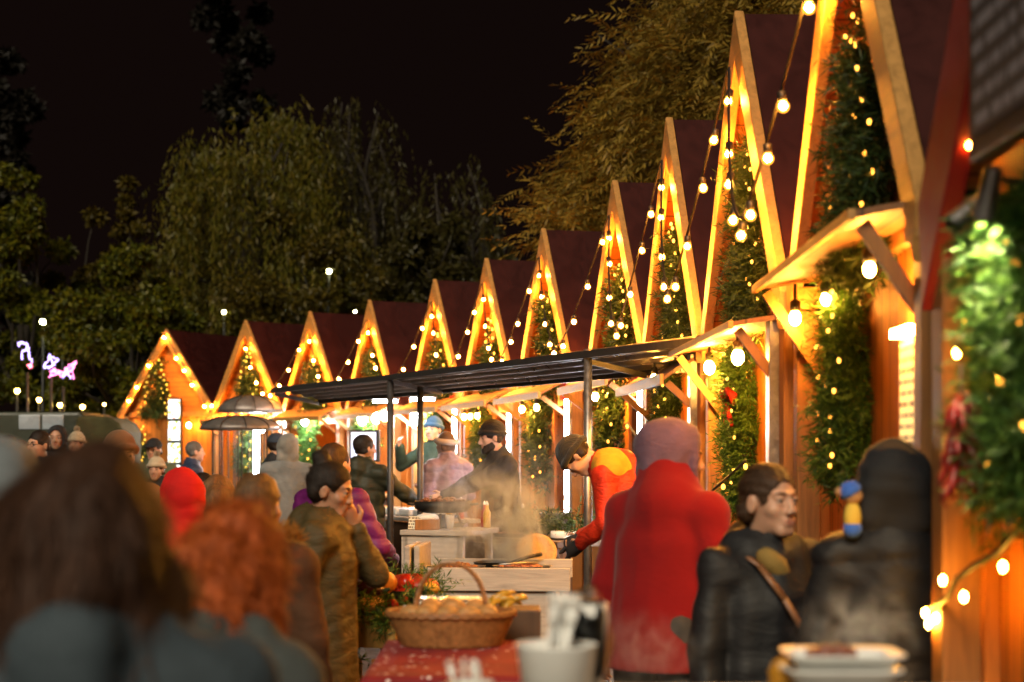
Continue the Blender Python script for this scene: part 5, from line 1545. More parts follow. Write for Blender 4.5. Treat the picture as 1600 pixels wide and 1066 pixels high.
def rotx(a): c, s = math.cos(a), math.sin(a); return np.array([[1, 0, 0], [0, c, -s], [0, s, c]])
def rotz(a): c, s = math.cos(a), math.sin(a); return np.array([[c, -s, 0], [s, c, 0], [0, 0, 1]])
def roty(a): c, s = math.cos(a), math.sin(a); return np.array([[c, 0, s], [0, 1, 0], [-s, 0, c]])
def nrm(v): v = np.array(v, float); return v / (np.linalg.norm(v) + 1e-9)
def wob(seed, fr, amp, sq=(1, 1, 1)):
    r = np.random.default_rng(seed); ws = r.normal(size=(7, 3)) * fr * np.array(sq); ph = r.uniform(0, 6.3, 7)
    def fn(X, Y, Z):
        o = 0
        for (a, b, c), p in zip(ws, ph): o = o + np.sin(a * X + b * Y + c * Z + p)
        return amp * o / 2.6
    return fn

SKIN = m_skin("skin_warm", (0.52, 0.30, 0.20)); SKIN2 = m_skin("skin_pale", (0.60, 0.38, 0.28)); SKIN3 = m_skin("skin_tan", (0.40, 0.215, 0.13))
EYEW = m_plain("eye_white", (0.26, 0.22, 0.19), 0.35, var=0.05, bump=0); EYED = m_plain("eye_iris", (0.03, 0.018, 0.01), 0.08, var=0.2, bump=0)
SHOE = m_plain("shoe_leather", (0.02, 0.017, 0.015), 0.5)
FABS = {}
def fab(key, col, **kw):
    if key not in FABS: FABS[key] = m_fabric("fabric_" + key, col, **kw)
    return FABS[key]
def knit(key, col):
    k = "k" + key
    if k not in FABS: FABS[k] = m_knit("knit_" + key, col)
    return FABS[k]
HAIRS = {}
def hairm(key, col, hi=1.8):
    if key not in HAIRS: HAIRS[key] = m_hair("hair_" + key, col, hi)
    return HAIRS[key]
BLACKH = hairm("black", (0.018, 0.012, 0.009)); BROWNH = hairm("brown", (0.05, 0.025, 0.012)); GREYH = hairm("grey", (0.12, 0.11, 0.10))

def person(label, px, pt, d, face, jacket, trousers=(0.03, 0.03, 0.035), lean=0.0, yaw=0.0, pitch=0.0, roll=0.0,
           hands=(None, None), hair="short", hairmat=None, hat=None, skin=SKIN, vox=0.011, jv=0.013, hem=0.74, puffer=0.0,
           hood=None, hoodmat=None, slim=1.0, h=None, sub_z=None, collar=True, beard=None, glasses=False, extra=None, fur=None, fem=False, stand=0.0, wrinkle=.005, elbow=(None, None), hatmat=None, seedv=0, group=None, z=0.0):
    """px: pixel column of the head, pt: pixel row of the head top, d distance, face: heading (0 away, 90 left, -90 right, 180 to camera)"""
    ztop = EYE + (HZ - pt) * d / F
    # upright height: undo the lean
    base_h = h if h else ztop
    s = base_h / 1.75
    pel = np.array([0, 0, 0.95]); Rl = rotx(-lean)
    def up(v): return (pel + Rl @ np.array(v, float)) * s
    nb = up((0, -0.015, 0.50)); ch = up((0, 0, 0.32)); hc = up((0, 0.025, 0.665))
    Rh = rotz(yaw) @ rotx(-(lean * 0.45) - pitch) @ roty(roll)
    hs = s ** 0.5 * (1.0 if s > .8 else 0.97)
    def H(v): return hc + Rh @ (np.array(v, float) * hs)
    head_xy = rotz(R(face)) @ np.array([hc[0], hc[1], 0])
    X = (px - 800) * d / F
    t = thing("person", label, "person", loc=(X - head_xy[0], d - head_xy[1], 0), rotz=R(face), group=group)
    t.location.z = z
    sh = [up((sx * 0.180 * slim, -0.01, 0.438 - 0.06 * max(0, slim - 1))) for sx in (-1, 1)]
    hipL = [np.array([sx * 0.09, 0, 0.93]) * s for sx in (-1, 1)]
    ends = []; elb = []
    for k, sx in enumerate((-1, 1)):
        tg = hands[k]
        tg = up((sx * (0.27 + .22 * max(0, slim - 1)), 0.05, -0.13)) if tg is None else np.array(tg, float) * s
        l1, l2 = 0.285 * s, 0.26 * s
        v = tg - sh[k]; L = np.linalg.norm(v); L_c = min(L, (l1 + l2) * 0.995); v = v / L; tg = sh[k] + v * L_c
        x = (l1 * l1 - l2 * l2 + L_c * L_c) / (2 * L_c); y = math.sqrt(max(0, l1 * l1 - x * x))
        hint = nrm((sx * 0.8, -0.7, -0.5)) if elbow[k] is None else nrm(elbow[k])
        hv = hint - v * (hint @ v); hv = nrm(hv)
        elb.append(sh[k] + v * x + hv * y); ends.append(tg)
    allp = np.array(sh + elb + ends + [hc, nb, pel * s, np.array([0, 0, 0])])
    lo = allp.min(0) - np.array([.24, .24, .02]); hi = allp.max(0) + np.array([.24, .24, .2])
    # ---------------- body
    B = Field(lo, hi, vox)
    B.cap(pel * s, ch, 0.125 * s, 0.135 * s, 0.04, flat=((0, 1, 0), 0.72))
    B.cap(ch, up((0, -0.01, 0.43)), 0.13 * s, 0.10 * s, 0.04, flat=((0, 1, 0), 0.75))
    B.cap(sh[0], sh[1], 0.055 * s, 0.055 * s, 0.04)
    B.cap(nb - (nb - ch) * 0.2, H((0, -0.02, -0.07)), 0.058 * s, 0.052 * s, 0.025)
    for k, sx in enumerate((-1, 1)):
        B.cap(sh[k], elb[k], 0.048 * s, 0.038 * s, 0.025); B.cap(elb[k], ends[k], 0.038 * s, 0.026 * s, 0.015)
        kn = np.array([sx * 0.10, 0.015, 0.50]) * s; an = np.array([sx * 0.10, -0.02, 0.085]) * s
        B.cap(hipL[k], kn, 0.082 * s, 0.055 * s, 0.02); B.cap(kn, an, 0.052 * s, 0.034 * s, 0.015)
        B.cap(an - [0, .02, .02], an + np.array([sx * .01, 0.14, -0.05]) * s, 0.034 * s, 0.026 * s, 0.015)
        # hand
        dv = nrm(ends[k] - elb[k]); pn = nrm(np.cross(dv, np.array([0, 0, 1.0])) * -sx + 0.3 * np.array([0, 1, 0])); pn = nrm(pn - dv * (pn @ dv)); ac = np.cross(dv, pn)
        if ac[2] < 0 and abs(dv[2]) < .8: ac = -ac
        if abs(dv[2]) >= .8 and ac[1] < 0: ac = -ac
        w0 = ends[k]
        B.cap(w0, w0 + dv * 0.075, 0.028, 0.040, 0.012, flat=(pn, 0.45))
        for f in range(4):
            off = (f - 1.5) * 0.0195
            Lf = (0.068, 0.078, 0.074, 0.058)[::-1][f]
            a = w0 + dv * (0.078 - 0.006 * abs(f - 1.6)) + ac * off
            d1 = nrm(dv + pn * (0.35 + 0.1 * f % 3)); d2 = nrm(dv * 0.6 + pn * (0.85 + .1 * ((f * 7) % 3))); m_ = a + d1 * Lf * 0.52
            B.cap(a, m_, 0.0095, 0.0085, 0.004); B.cap(m_, m_ + d2 * Lf * 0.5, 0.0085, 0.007, 0.004)
        a = w0 + dv * 0.025 + ac * 0.03; m_ = a + nrm(dv * 0.7 + ac * 0.75 + pn * .3) * 0.038
        B.cap(a, m_, 0.013, 0.0105, 0.008); B.cap(m_, m_ + nrm(dv + pn * .4) * 0.03, 0.0105, 0.008, 0.004)
    # head
    B.ell(H((0, -0.012, 0.028)), np.array((0.076, 0.096, 0.092)) * hs, 0.02, Rh)
    B.ell(H((0, 0.028, -0.045)), np.array((0.055 if fem else 0.060, 0.064 if fem else .066, 0.072)) * hs, 0.03, Rh)
    B.cap(H((-0.016, 0.070, -0.098)), H((0.016, 0.070, -0.098)), 0.019 * hs, 0.019 * hs, 0.02)
    for sx in (-1, 1):
        B.ell(H((sx * 0.040, 0.058, -0.028)), np.array((0.022, 0.022, 0.020)) * hs, 0.02, Rh)
        B.cap(H((sx * 0.012, 0.084, 0.026)), H((sx * 0.045, 0.070, 0.026)), (0.008 if fem else 0.012) * hs, (0.007 if fem else 0.010) * hs, 0.012)
        B.ell(H((sx * 0.032, 0.096, 0.004)), np.array((0.019, 0.018, 0.012)) * hs, 0.012, Rh, op='s')
        B.ell(H((sx * 0.032, 0.0770, 0.0105)), np.array((0.0165, 0.0150, 0.0085)) * hs, 0.003, Rh)
        B.ell(H((sx * 0.032, 0.0755, -0.0065)), np.array((0.0165, 0.0140, 0.0065)) * hs, 0.003, Rh)
        B.ell(H((sx * 0.078, -0.008, -0.012)), np.array((0.010, 0.021, 0.032)) * hs, 0.008, Rh)
        B.ell(H((sx * 0.088, 0.000, -0.010)), np.array((0.006, 0.010, 0.017)) * hs, 0.006, Rh, op='s')
        B.ell(H((sx * 0.0125, 0.100, -0.036)), np.array((0.0095, 0.011, 0.009)) * hs, 0.006, Rh)
    B.cap(H((0, 0.086, 0.018)), H((0, 0.105 if fem else 0.112, -0.030)), 0.007 * hs, (0.0105 if fem else 0.0125) * hs, 0.012)
    B.cap(H((-0.017, 0.089, -0.062)), H((0.017, 0.089, -0.062)), 0.008 * hs, 0.008 * hs, 0.006)
    B.cap(H((-0.015, 0.087, -0.075)), H((0.015, 0.087, -0.075)), 0.009 * hs, 0.009 * hs, 0.006)
    B.cap(H((-0.02, 0.0995, -0.0685)), H((0.02, 0.0995, -0.0685)), 0.0035, 0.0035, 0.004, op='s')
    me = B.mesh("body")
    co = np.empty(len(me.vertices) * 3, np.float32); me.vertices.foreach_get("co", co); co = co.reshape(-1, 3)
    q = (co - hc) @ Rh / hs
    lip = np.clip(1.3 - np.abs(q[:, 2] + 0.068) / 0.013, 0, 1) * np.clip(1.4 - np.abs(q[:, 0]) / 0.021, 0, 1) * (q[:, 1] > 0.082)
    at_ = me.attributes.new("lip", 'FLOAT', 'POINT'); at_.data.foreach_set("value", lip.astype(np.float32))
    link_mesh("body", me, skin, t)
    RhM = Matrix([list(r) for r in Rh])
    for sx in (-1, 1):
        em = MB().ball((0, 0, 0), 0.0118 * hs, 12, 10, rot=Matrix.Rotation(R(-90), 3, 'X'))
        e = em.build("eye", [EYEW, EYED], t, smooth=True, loc=H((sx * 0.032, 0.0785, 0.004)))
        e.rotation_euler = RhM.to_euler()
        for p_ in e.data.polygons:
            if p_.center.y > 0.0095 * hs: p_.material_index = 1
        MB().tube([H((sx * 0.014, 0.0925, 0.022)), H((sx * 0.030, 0.092, 0.029)), H((sx * 0.048, 0.080, 0.025))], [.0022, .0030, .0015] if fem else [.0032, .0042, .0022], 6).build("eyebrow", hairmat or BLACKH, t, smooth=True)
    # ---------------- jacket
    jl = lo.copy(); jl[2] = (hem - 0.03) * s; jl[:2] -= 0.06
    jh = hi.copy(); jh[:2] += 0.06
    J = Field(jl, jh, jv)
    hemc = np.array([0, 0.0, hem]) * s
    J.cap(hemc - [0, 0, .05], ch, 0.222 * s * slim, 0.19 * s * slim, 0.05, flat=((0, 1, 0), 0.74))
    J.cap(ch, up((0, -0.012, 0.42)), 0.185 * s * slim, 0.15 * s * slim, 0.05, flat=((0, 1, 0), 0.76))
    J.cap(sh[0], sh[1], 0.074 * s, 0.074 * s, 0.05)
    for k in range(2): J.cap(nb + np.array([0, -0.015, -0.03]) * s, sh[k], 0.066 * s, 0.070 * s, 0.05)
    for k in range(2):
        J.cap(sh[k], elb[k], 0.075 * s, 0.062 * s, 0.025)
        J.cap(elb[k], elb[k] + (ends[k] - elb[k]) * 0.93, 0.064 * s, 0.047 * s, 0.012)
    nd = nrm(H((0, -0.02, -0.07)) - nb)
    if collar: J.cap(nb - nd * 0.04, nb + nd * 0.055, 0.105 * s, 0.082 * s, 0.03)
    if stand: J.cap(nb - nd * 0.05, nb + nd * stand, 0.135 * s, 0.115 * s, 0.04)
    if hood == "down":
        bk_ = up((0, -0.10, 0.50))
        J.cap(up((-0.085, -0.03, 0.52)), bk_, 0.052, 0.075, 0.03); J.cap(up((0.085, -0.03, 0.52)), bk_, 0.052, 0.075, 0.03)
        J.cap(bk_, up((0, -0.125, 0.42)), 0.075, 0.055, 0.03)
        J.cap(up((-0.075, 0.03, 0.50)), up((0.0, 0.075, 0.47)), 0.045, 0.04, 0.03); J.cap(up((0.075, 0.03, 0.50)), up((0.0, 0.075, 0.47)), 0.045, 0.04, 0.03)
    if puffer:
        J.disp(lambda X_, Y_, Z_: 0.006 - 0.013 * np.abs(np.sin(PI * (Z_ + 0.10 * np.abs(X_)) / puffer)) ** 0.6 + 0.35 * wob(seedv + 3, 55, 0.006)(X_, Y_, Z_))
    J.disp(wob(seedv + 1, 17, wrinkle, (1.2, 1.2, .45))); J.disp(wob(seedv + 2, 34, wrinkle * 0.6, (1, 1, .8)))
    J.cut((0, 0, -1), hemc)
    for k in range(2):
        pass
    # neck opening
    if hood != "up": J.cap(nb + nd * 0.03, nb + nd * 0.16, 0.064 * s, 0.075 * s, 0.01, op='s')
    link_mesh("jacket", J.mesh("jacket"), jacket, t)
    # ---------------- hood worn up
    if hood == "up":
        Hd = Field(hc - 0.24, hc + 0.22, 0.008)
        Hd.ell(H((0, -0.025, 0.015)), np.array((0.113, 0.132, 0.130)) * hs, 0.02, Rh)
        Hd.cap(H((0, -0.03, -0.03)), nb + nd * 0.01, 0.086, 0.100, 0.05)
        Hd.ell(H((0, -0.10, 0.03)), np.array((0.07, 0.05, 0.075)), 0.04, Rh)
        Hd.cap(H((-.06, -.075, -.085)), H((.06, -.075, -.085)), .045, .045, .04)
        Hd.disp(wob(seedv + 5, 18, 0.007, (1, 1, .6))); Hd.disp(wob(seedv + 6, 42, 0.003, (.5, 1, 1.3)))
        for k_ in range(22):
            a0_ = 2 * PI * k_ / 22; a1_ = 2 * PI * (k_ + 1) / 22; f_ = lambda a: H((0.088 * math.cos(a), 0.062 - .02 * math.sin(a), -0.005 + 0.112 * math.sin(a)))
            Hd.cap(f_(a0_), f_(a1_), .016, .016, .012)
        Hd.ell(H((0, 0.12, -0.02)), np.array((0.074, 0.095, 0.112)) * hs, 0.02, Rh, op='s')
        Hd.ell(H((0, 0.0, 0.0)), np.array((0.086, 0.108, 0.116)) * hs, 0.01, Rh, op='s')
        Hd.cap(H((0, 0.0, -0.05)), nb, 0.07, 0.07, 0.02, op='s')
        link_mesh("hood", Hd.mesh("hood"), hoodmat or jacket, t)
    # ---------------- trousers, shoes
    T = Field((-.3, -.3, 0.02), (.3, .3, 1.1 * s), 0.016)
    T.cap(hipL[0] + [0, 0, .06], hipL[1] + [0, 0, .06], 0.098 * s, 0.098 * s, 0.03)
    for k, sx in enumerate((-1, 1)):
        kn = np.array([sx * 0.10, 0.015, 0.50]) * s; an = np.array([sx * 0.10, -0.02, 0.07]) * s
        T.cap(hipL[k], kn, 0.098 * s, 0.078 * s, 0.03); T.cap(kn, an, 0.078 * s, 0.06 * s, 0.02)
    T.disp(wob(seedv + 7, 26, 0.004)); T.cut((0, 0, 1), (0, 0, 1.02 * s)); T.cut((0, 0, -1), (0, 0, 0.06))
    tm = trousers if not isinstance(trousers, tuple) else fab("trousers%d" % int(trousers[0] * 1e4 + trousers[2] * 1e6), trousers)
    link_mesh("trousers", T.mesh("trousers"), tm, t)
    for sx in (-1, 1):
        a = np.array([sx * 0.10, -0.05, 0.045]) * s
        S = Field(a - .12, a + np.array([.14, .3, .12]), 0.012)
        S.cap(a, a + np.array([sx * .012, 0.2, -0.004]) * s, 0.043, 0.041, 0.02); S.cap(a + [0, .02, 0], a + [0, .02, .07], 0.045, 0.042, 0.02); S.cut((0, 0, -1), (0, 0, 0.004))
        link_mesh("shoe", S.mesh("shoe"), SHOE, t)
    # ---------------- hair
    hv = min(vox, 0.008)
    if hair and hair != "none":
        hl = hc - 0.26; hh_ = hc + 0.24
        if hair in ("bob", "long"): hl = hc - np.array([.28, .28, .40])
        Q = Field(hl, hh_, hv)
        gro = 0.0
        if hair == "short":
            Q.ell(H((0, -0.018, 0.036)), np.array((0.083, 0.101, 0.094)) * hs, 0.01, Rh)
            Q.cap(H((-.062, -.035, -.03)), H((.062, -.035, -.03)), .03, .03, .03)
            Q.cut(Rh @ np.array([0, 0.55, -1]), H((0, -0.01, -0.035)))
            Q.ell(H((0, 0.125, -0.030)), np.array((0.085, 0.082, 0.092)) * hs, 0.012, Rh, op='s')
        elif hair in ("bun", "tied"):
            Q.ell(H((0, -0.018, 0.030)), np.array((0.083, 0.103, 0.098)) * hs, 0.01, Rh)
            Q.cap(H((-.055, -.05, -.035)), H((.055, -.05, -.035)), .032, .032, .03)
            Q.ell(H((0, 0.122, -0.040)), np.array((0.090, 0.100, 0.108)) * hs, 0.012, Rh, op='s')
            for sx in (-1, 1): Q.ell(H((sx * .088, .01, -.03)), np.array((.03, .035, .05)) * hs, .012, Rh, op='s')
            if hair == "bun":
                Q.ell(H((0, -0.075, 0.125)), (0.040, 0.042, 0.036), 0.016, Rh)
        elif hair in ("bob", "long"):
            Q.ell(H((0, -0.022, 0.030)), np.array((0.104, 0.122, 0.108)) * hs, 0.02, Rh)
            dn = -0.20 if hair == "bob" else -0.30
            for sx in (-1, 1):
                Q.cap(H((sx * .072, -.02, .02)), H((sx * .10, -.01, dn * .72)), .060, .052, .04)
                Q.cap(H((sx * .05, -.075, .0)), H((sx * .07, -.07, dn)), .066, .058, .04)
            Q.cap(H((0, -.085, 0)), H((0, -.085, dn)), .07, .06, .04)
            Q.ell(H((0, 0.150, -0.06)), np.array((0.070, 0.115, 0.14)) * hs, 0.015, Rh, op='s')
            a_ = wob(seedv + 11, 75, 0.007, (1, 1, .12)); b_ = wob(seedv + 12, 20, 0.010)
            Q.disp(lambda X_, Y_, Z_: a_(X_, Y_, Z_) + b_(X_, Y_, Z_))
        elif hair == "curly":
            Q.ell(H((0, -0.02, 0.03)), np.array((0.105, 0.12, 0.115)) * hs, 0.02, Rh)
            Q.cap(H((0, -.06, -.02)), H((0.0, -.07, -.15)), .095, .075, .04)
            Q.cap(H((.065, .0, -.0)), H((.085, .03, -.16)), .045, .032, .03); Q.cap(H((-.065, .0, 0)), H((-.08, .01, -.14)), .045, .035, .03)
            Q.ell(H((0, 0.150, -0.05)), np.array((0.070, 0.105, 0.125)) * hs, 0.015, Rh, op='s')
            a_ = wob(seedv + 11, 80, 0.005, (1, 1, .45)); b_ = wob(seedv + 12, 28, 0.013)
            Q.disp(lambda X_, Y_, Z_: a_(X_, Y_, Z_) + b_(X_, Y_, Z_))
        if hair in ("short", "bun", "tied"):
            a_ = wob(seedv + 11, 110, 0.0022, (1, .3, 1)); Q.disp(a_)
        hm = Q.mesh("hair")
        if hair in ("tied", "bun", "short") and vox <= 0.0066:
            co = np.empty(len(hm.vertices) * 3, np.float32); hm.vertices.foreach_get("co", co); co = co.reshape(-1, 3)
            nn = np.empty(len(hm.vertices) * 3, np.float32); hm.vertex_normals.foreach_get("vector", nn); nn = nn.reshape(-1, 3)
            rg_ = np.random.default_rng(seedv); sel = rg_.choice(len(co), 4000); P0 = co[sel]; N0 = nn[sel]
            dn_ = np.tile(Rh @ np.array([0, -1.0, .25 if hair == 'bun' else -.35]), (len(sel), 1)); tg_ = dn_ - N0 * np.sum(dn_ * N0, 1, keepdims=True) + rg_.normal(size=P0.shape) * .10
            leaves('hair_strands', P0 + N0 * .0005, tg_ - N0 * .02, np.cross(tg_, N0), rg_.uniform(.015, .035, len(sel)), np.full(len(sel), .002), hairmat or BLACKH, t)
        if hm: link_mesh("hair", hm, hairmat or BLACKH, t)
        if hair in ("bob", "curly", "long") and vox <= 0.011:
            # loose strands over the hair mass
            co = np.empty(len(hm.vertices) * 3, np.float32); hm.vertices.foreach_get("co", co); co = co.reshape(-1, 3)
            nn = np.empty(len(hm.vertices) * 3, np.float32); hm.vertex_normals.foreach_get("vector", nn); nn = nn.reshape(-1, 3)
            rg_ = np.random.default_rng(seedv); sel = rg_.choice(len(co), 6500)
            P0 = co[sel]; N0 = nn[sel]
            dn_ = np.tile(np.array([0, 0, -1.0]), (len(sel), 1)); tg_ = dn_ - N0 * np.sum(dn_ * N0, 1, keepdims=True) + rg_.normal(size=P0.shape) * (0.22 if hair != "curly" else .6)
            leaves("hair_strands", P0 + N0 * 0.001, tg_ + N0 * 0.02, np.cross(tg_, N0), rg_.uniform(.04, .08, len(sel)) * (1 if hair != "curly" else .6), np.full(len(sel), .0028), hairmat, t)
    if beard:
        Q = Field(hc - .2, hc + .2, 0.007)
        Q.ell(H((0, 0.030, -0.062)), np.array((0.066, 0.070, 0.068)) * hs, 0.02, Rh); Q.cap(H((-.02, .075, -.105)), H((.02, .075, -.105)), .026, .026, .02)
        Q.ell(H((0, 0.115, -0.066)), np.array((.026, .04, .012)), .008, Rh, op='s')
        Q.cut(Rh @ np.array([0, .45, 1.0]), H((0, .06, -.042))); Q.disp(wob(3, 130, .003))
        link_mesh("beard", Q.mesh("beard"), beard, t)
    if hat:
        hm_ = hatmat
        Q = Field(hc - .25, hc + .27, min(0.008, vox))
        if hat in ("beanie", "pompom"):
            Q.ell(H((0, -0.018, 0.040)), np.array((0.094, 0.114, 0.112)) * hs, 0.01, Rh)
            Q.cut(Rh @ np.array([0, 0.18, -1.0]), H((0, 0.0, 0.018)))
            for k in range(24):
                a0_ = 2 * PI * k / 24; a1_ = 2 * PI * (k + 1) / 24
                f_ = lambda a: H((0.090 * math.cos(a), -0.016 + 0.108 * math.sin(a), 0.034 + 0.02 * math.sin(a)))
                Q.cap(f_(a0_), f_(a1_), .019, .019, .008)
            Q.disp(wob(seedv, 60, .0016))
        elif hat == "cap":
            Q.ell(H((0, -0.012, 0.040)), np.array((0.090, 0.110, 0.098)) * hs, 0.01, Rh); Q.cut((Rh @ np.array([0, 0.0, -1.0])), H((0, 0.0, 0.032)))
            Q.cap(H((-.03, .11, .036)), H((.03, .11, .036)), .055, .055, .01, flat=(Rh @ np.array([0, .2, 1.0]), .14))
        elif hat == "headband":
            for k in range(28):
                a0_ = 2 * PI * k / 28; a1_ = 2 * PI * (k + 1) / 28
                f_ = lambda a: H((0.090 * math.cos(a), -0.016 + 0.106 * math.sin(a), 0.03 + 0.012 * math.sin(a)))
                Q.cap(f_(a0_), f_(a1_), .027, .027, .01)
        link_mesh("hat", Q.mesh("hat"), hm_, t)
        if hat == "pompom":
            rg_ = np.random.default_rng(4); u = rnd_unit(420, rg_)
            o_ = leaves("pompom", np.array(H((0, -.02, .175)))[None, :] + u * .012, u, rnd_unit(420, rg_), rg_.uniform(.026, .036, 420), np.full(420, .006), hm_, t)
    if fur:
        rg_ = np.random.default_rng(8); n_ = 1500; a_ = rg_.uniform(0, 2 * PI, n_)
        c_ = np.array([nb + Rl @ np.array([0.125 * math.cos(q_), 0.02 + 0.125 * math.sin(q_), 0.045 - 0.03 * math.sin(q_)]) for q_ in a_]); u = rnd_unit(n_, rg_)
        leaves("fur_collar", c_ + u * .02, u + np.array([0, 0, .3]), rnd_unit(n_, rg_), rg_.uniform(.03, .06, n_), np.full(n_, .005), fur, t)
    if glasses:
        gm = MB()
        for sx in (-1, 1):
            gm.tube([H((sx * .033 + .021 * math.cos(a), .101, .003 + .016 * math.sin(a))) for a in [2 * PI * k / 16 for k in range(17)]], .0022, 5)
            gm.tube([H((sx * .054, .099, .006)), H((sx * .078, .02, .008))], .002, 5)
        gm.tube([H((-.012, .102, .005)), H((.012, .102, .005))], .002, 5)
        gm.build("glasses", BLACKM, t)
    return dict(t=t, H=H, up=up, ends=ends, elb=elb, sh=sh, nb=nb, hc=hc, Rh=Rh, s=s, ch=ch)

# ---- fabrics
F_BLACKP = fab("black_puffer", (0.012, 0.012, 0.014), rough=.6, wrinkle=.5, spec=.3, wdist=.03)
F_DARK = fab("charcoal_coat", (0.020, 0.021, 0.024))
F_NAVY = fab("navy_puffer", (0.035, 0.05, 0.10), rough=0.5, wrinkle=.6)
F_TEAL = fab("blue_grey_coat", (0.045, 0.062, 0.075), wrinkle=.5)
F_SLATE = fab("slate_green_coat", (0.075, 0.085, 0.082), wrinkle=.5)
F_OLIVE = fab("olive_parka", (0.075, 0.052, 0.018), rough=0.6, wrinkle=.8, wdist=.03)
F_OLIVEG = fab("dark_green_puffer", (0.030, 0.034, 0.020), rough=0.55, wrinkle=.7)
F_BROWN = fab("brown_jacket", (0.075, 0.032, 0.014), wrinkle=.6)
F_PURP = fab("purple_puffer", (0.13, 0.012, 0.12), rough=0.5, wrinkle=.7)
F_DENIM = fab("grey_denim", (0.20, 0.21, 0.215), var=.4, wrinkle=.7)
F_RED = fab("red_fleece", (0.23, 0.003, 0.004), rough=0.95, var=.1, wrinkle=.2, sheen=0.1, wdist=.03)
F_REDB = fab("bright_red_coat", (0.60, 0.010, 0.008), wrinkle=.5)
F_ORANGE = fab("orange_red_workwear", (0.46, 0.026, 0.008), rough=0.6, wrinkle=.9, wdist=.04)
F_GREENW = fab("dark_green_fleece", (0.035, 0.065, 0.045))
F_MAUVE = fab("mauve_grey_puffer", (0.22, 0.15, 0.20), rough=0.5, wrinkle=.7)
F_MAUVEH = fab("mauve_hood", (0.16, 0.085, 0.12), wrinkle=.9, sheen=.1)
F_GREYL = fab("light_grey_coat", (0.20, 0.23, 0.25), wrinkle=.5)
F_GREENJ = fab("moss_green_jacket", (0.10, 0.11, 0.06))
F_BRAPR = fab("brown_apron", (0.12, 0.055, 0.025), wrinkle=.3)
F_JEAN = fab("blue_jeans", (0.10, 0.20, 0.36)); F_GJEAN = fab("grey_jeans", (0.055, 0.055, 0.065), wrinkle=.6); F_KHAKI = fab("khaki_trousers", (0.26, 0.19, 0.09))
FURY = m_leaf("yellow_fur", [(0.35, 0.18, 0.04), (0.5, 0.28, 0.07), (0.3, 0.15, 0.03)], 0.7, 0.3)
H_BRONZE = hairm("dark_brown_bob", (0.060, 0.027, 0.015), 2.1); H_RED = hairm("auburn", (0.42, 0.085, 0.014), 1.8); H_LBR = hairm("light_brown", (0.13, 0.065, 0.025))

# ---- foreground women seen from behind
person("woman in the close foreground with a dark brown bob and blue-grey coat, seen from behind", 140, 703, 2.35, 4, F_TEAL, hair="bob", hairmat=H_BRONZE, vox=.010, jv=.012, hem=.7, seedv=20, slim=1.12, hood="down", hoodmat=F_DARK)
person("woman with curly auburn hair in a slate green-grey coat, leaning on her arm", 372, 772, 3.25, -28, F_SLATE, hair="curly", hairmat=H_RED, vox=.010, jv=.012, seedv=30, h=1.53, pitch=.2, lean=0.14, hands=(None, (0.24, 0.25, 1.18)), slim=1.05, hood="down")
person("person at the left edge in a pale grey hooded coat", -6, 688, 3.5, 10, F_GREYL, hair="short", hood="up", vox=.013, jv=.014, seedv=40)
# ---- crowd at left
person("person with light brown hair and a yellow fur collar on a brown jacket", 404, 737, 5.6, -15, F_BROWN, hair="tied", hairmat=H_LBR, fur=FURY, vox=.011, seedv=50, slim=.95)
P4 = person("woman in an olive parka with a dark hair bun, hand near her chin", 517, 720, 7.0, -94, F_OLIVE, trousers=F_KHAKI, hair="bun", hairmat=BLACKH, vox=.0065, fem=True, jv=.010, hem=.55, seedv=60, pitch=.25, yaw=-.1, skin=SKIN3, hood="down", hands=((-0.05, .13, 1.43), (0.12, .0, .97)), elbow=((-.5, .3, -1), (.9, -.6, 0)), wrinkle=.006)
person("woman in a purple padded jacket and blue jeans behind the olive parka", 524, 690, 9.3, -35, F_PURP, trousers=F_JEAN, hair="tied", hairmat=BROWNH, puffer=.10, vox=.012, hem=.78, seedv=70, hands=(None, (.20, .30, 1.05)))
person("man in a dark green padded jacket and grey jeans reaching to the counter", 570, 677, 15.0, -28, F_OLIVEG, trousers=F_GJEAN, hair="short", puffer=.12, vox=.011, hem=.80, seedv=80, yaw=-.45, hands=(None, (.38, .38, 1.12)), hood="down")
person("man in a grey denim jacket with his grey hood up, seen from behind", 449, 668, 16.2, 8, F_DENIM, hair="none", hood="up", hoodmat=fab("grey_hood", (0.26, .25, .23)), vox=.014, seedv=90, fur=None, h=1.86)
person("person in a dark cap left of the grey denim jacket", 434, 676, 17.5, -60, F_DARK, hair="short", hat="cap", hatmat=fab("dark_blue_cap", (.03, .04, .06)), vox=.014, seedv=100)
person("man in a navy padded jacket in profile near the lit food menu", 305, 688, 19.5, -70, F_NAVY, hair="short", hairmat=GREYH, puffer=.09, vox=.012, seedv=110, skin=SKIN2)
person("man with glasses in a black jacket facing the square at left", 60, 670, 14.0, 150, F_DARK, hair="short", glasses=True, vox=.011, seedv=120)
person("person in a dark red jacket near the left edge", 12, 678, 16.5, 165, fab("dark_red_jacket", (.14, .015, .02)), hair="short", vox=.013, seedv=130)
person("person with brown hair half hidden left of the man with glasses", 30, 686, 17, 200, F_DARK, hair="bob", hairmat=BROWNH, vox=.013, seedv=135)
person("person in a black hood behind the man with glasses", 88, 664, 18, 190, F_DARK, hair="none", hood="up", vox=.013, seedv=140)
person("person in a cream beanie behind the dark bob hairdo", 119, 675, 19, 170, F_DARK, hair="short", hat="pompom", hatmat=knit("cream", (.6, .5, .35)), vox=.013, seedv=150)
person("person in a fuzzy brown-orange beanie and coat before the olive trailer", 188, 676, 9.0, -150, fab("tan_coat", (.22, .11, .05)), hair="short", hairmat=H_LBR, hat="beanie", hatmat=knit("rust", (.20, .09, .035)), vox=.012, seedv=160)
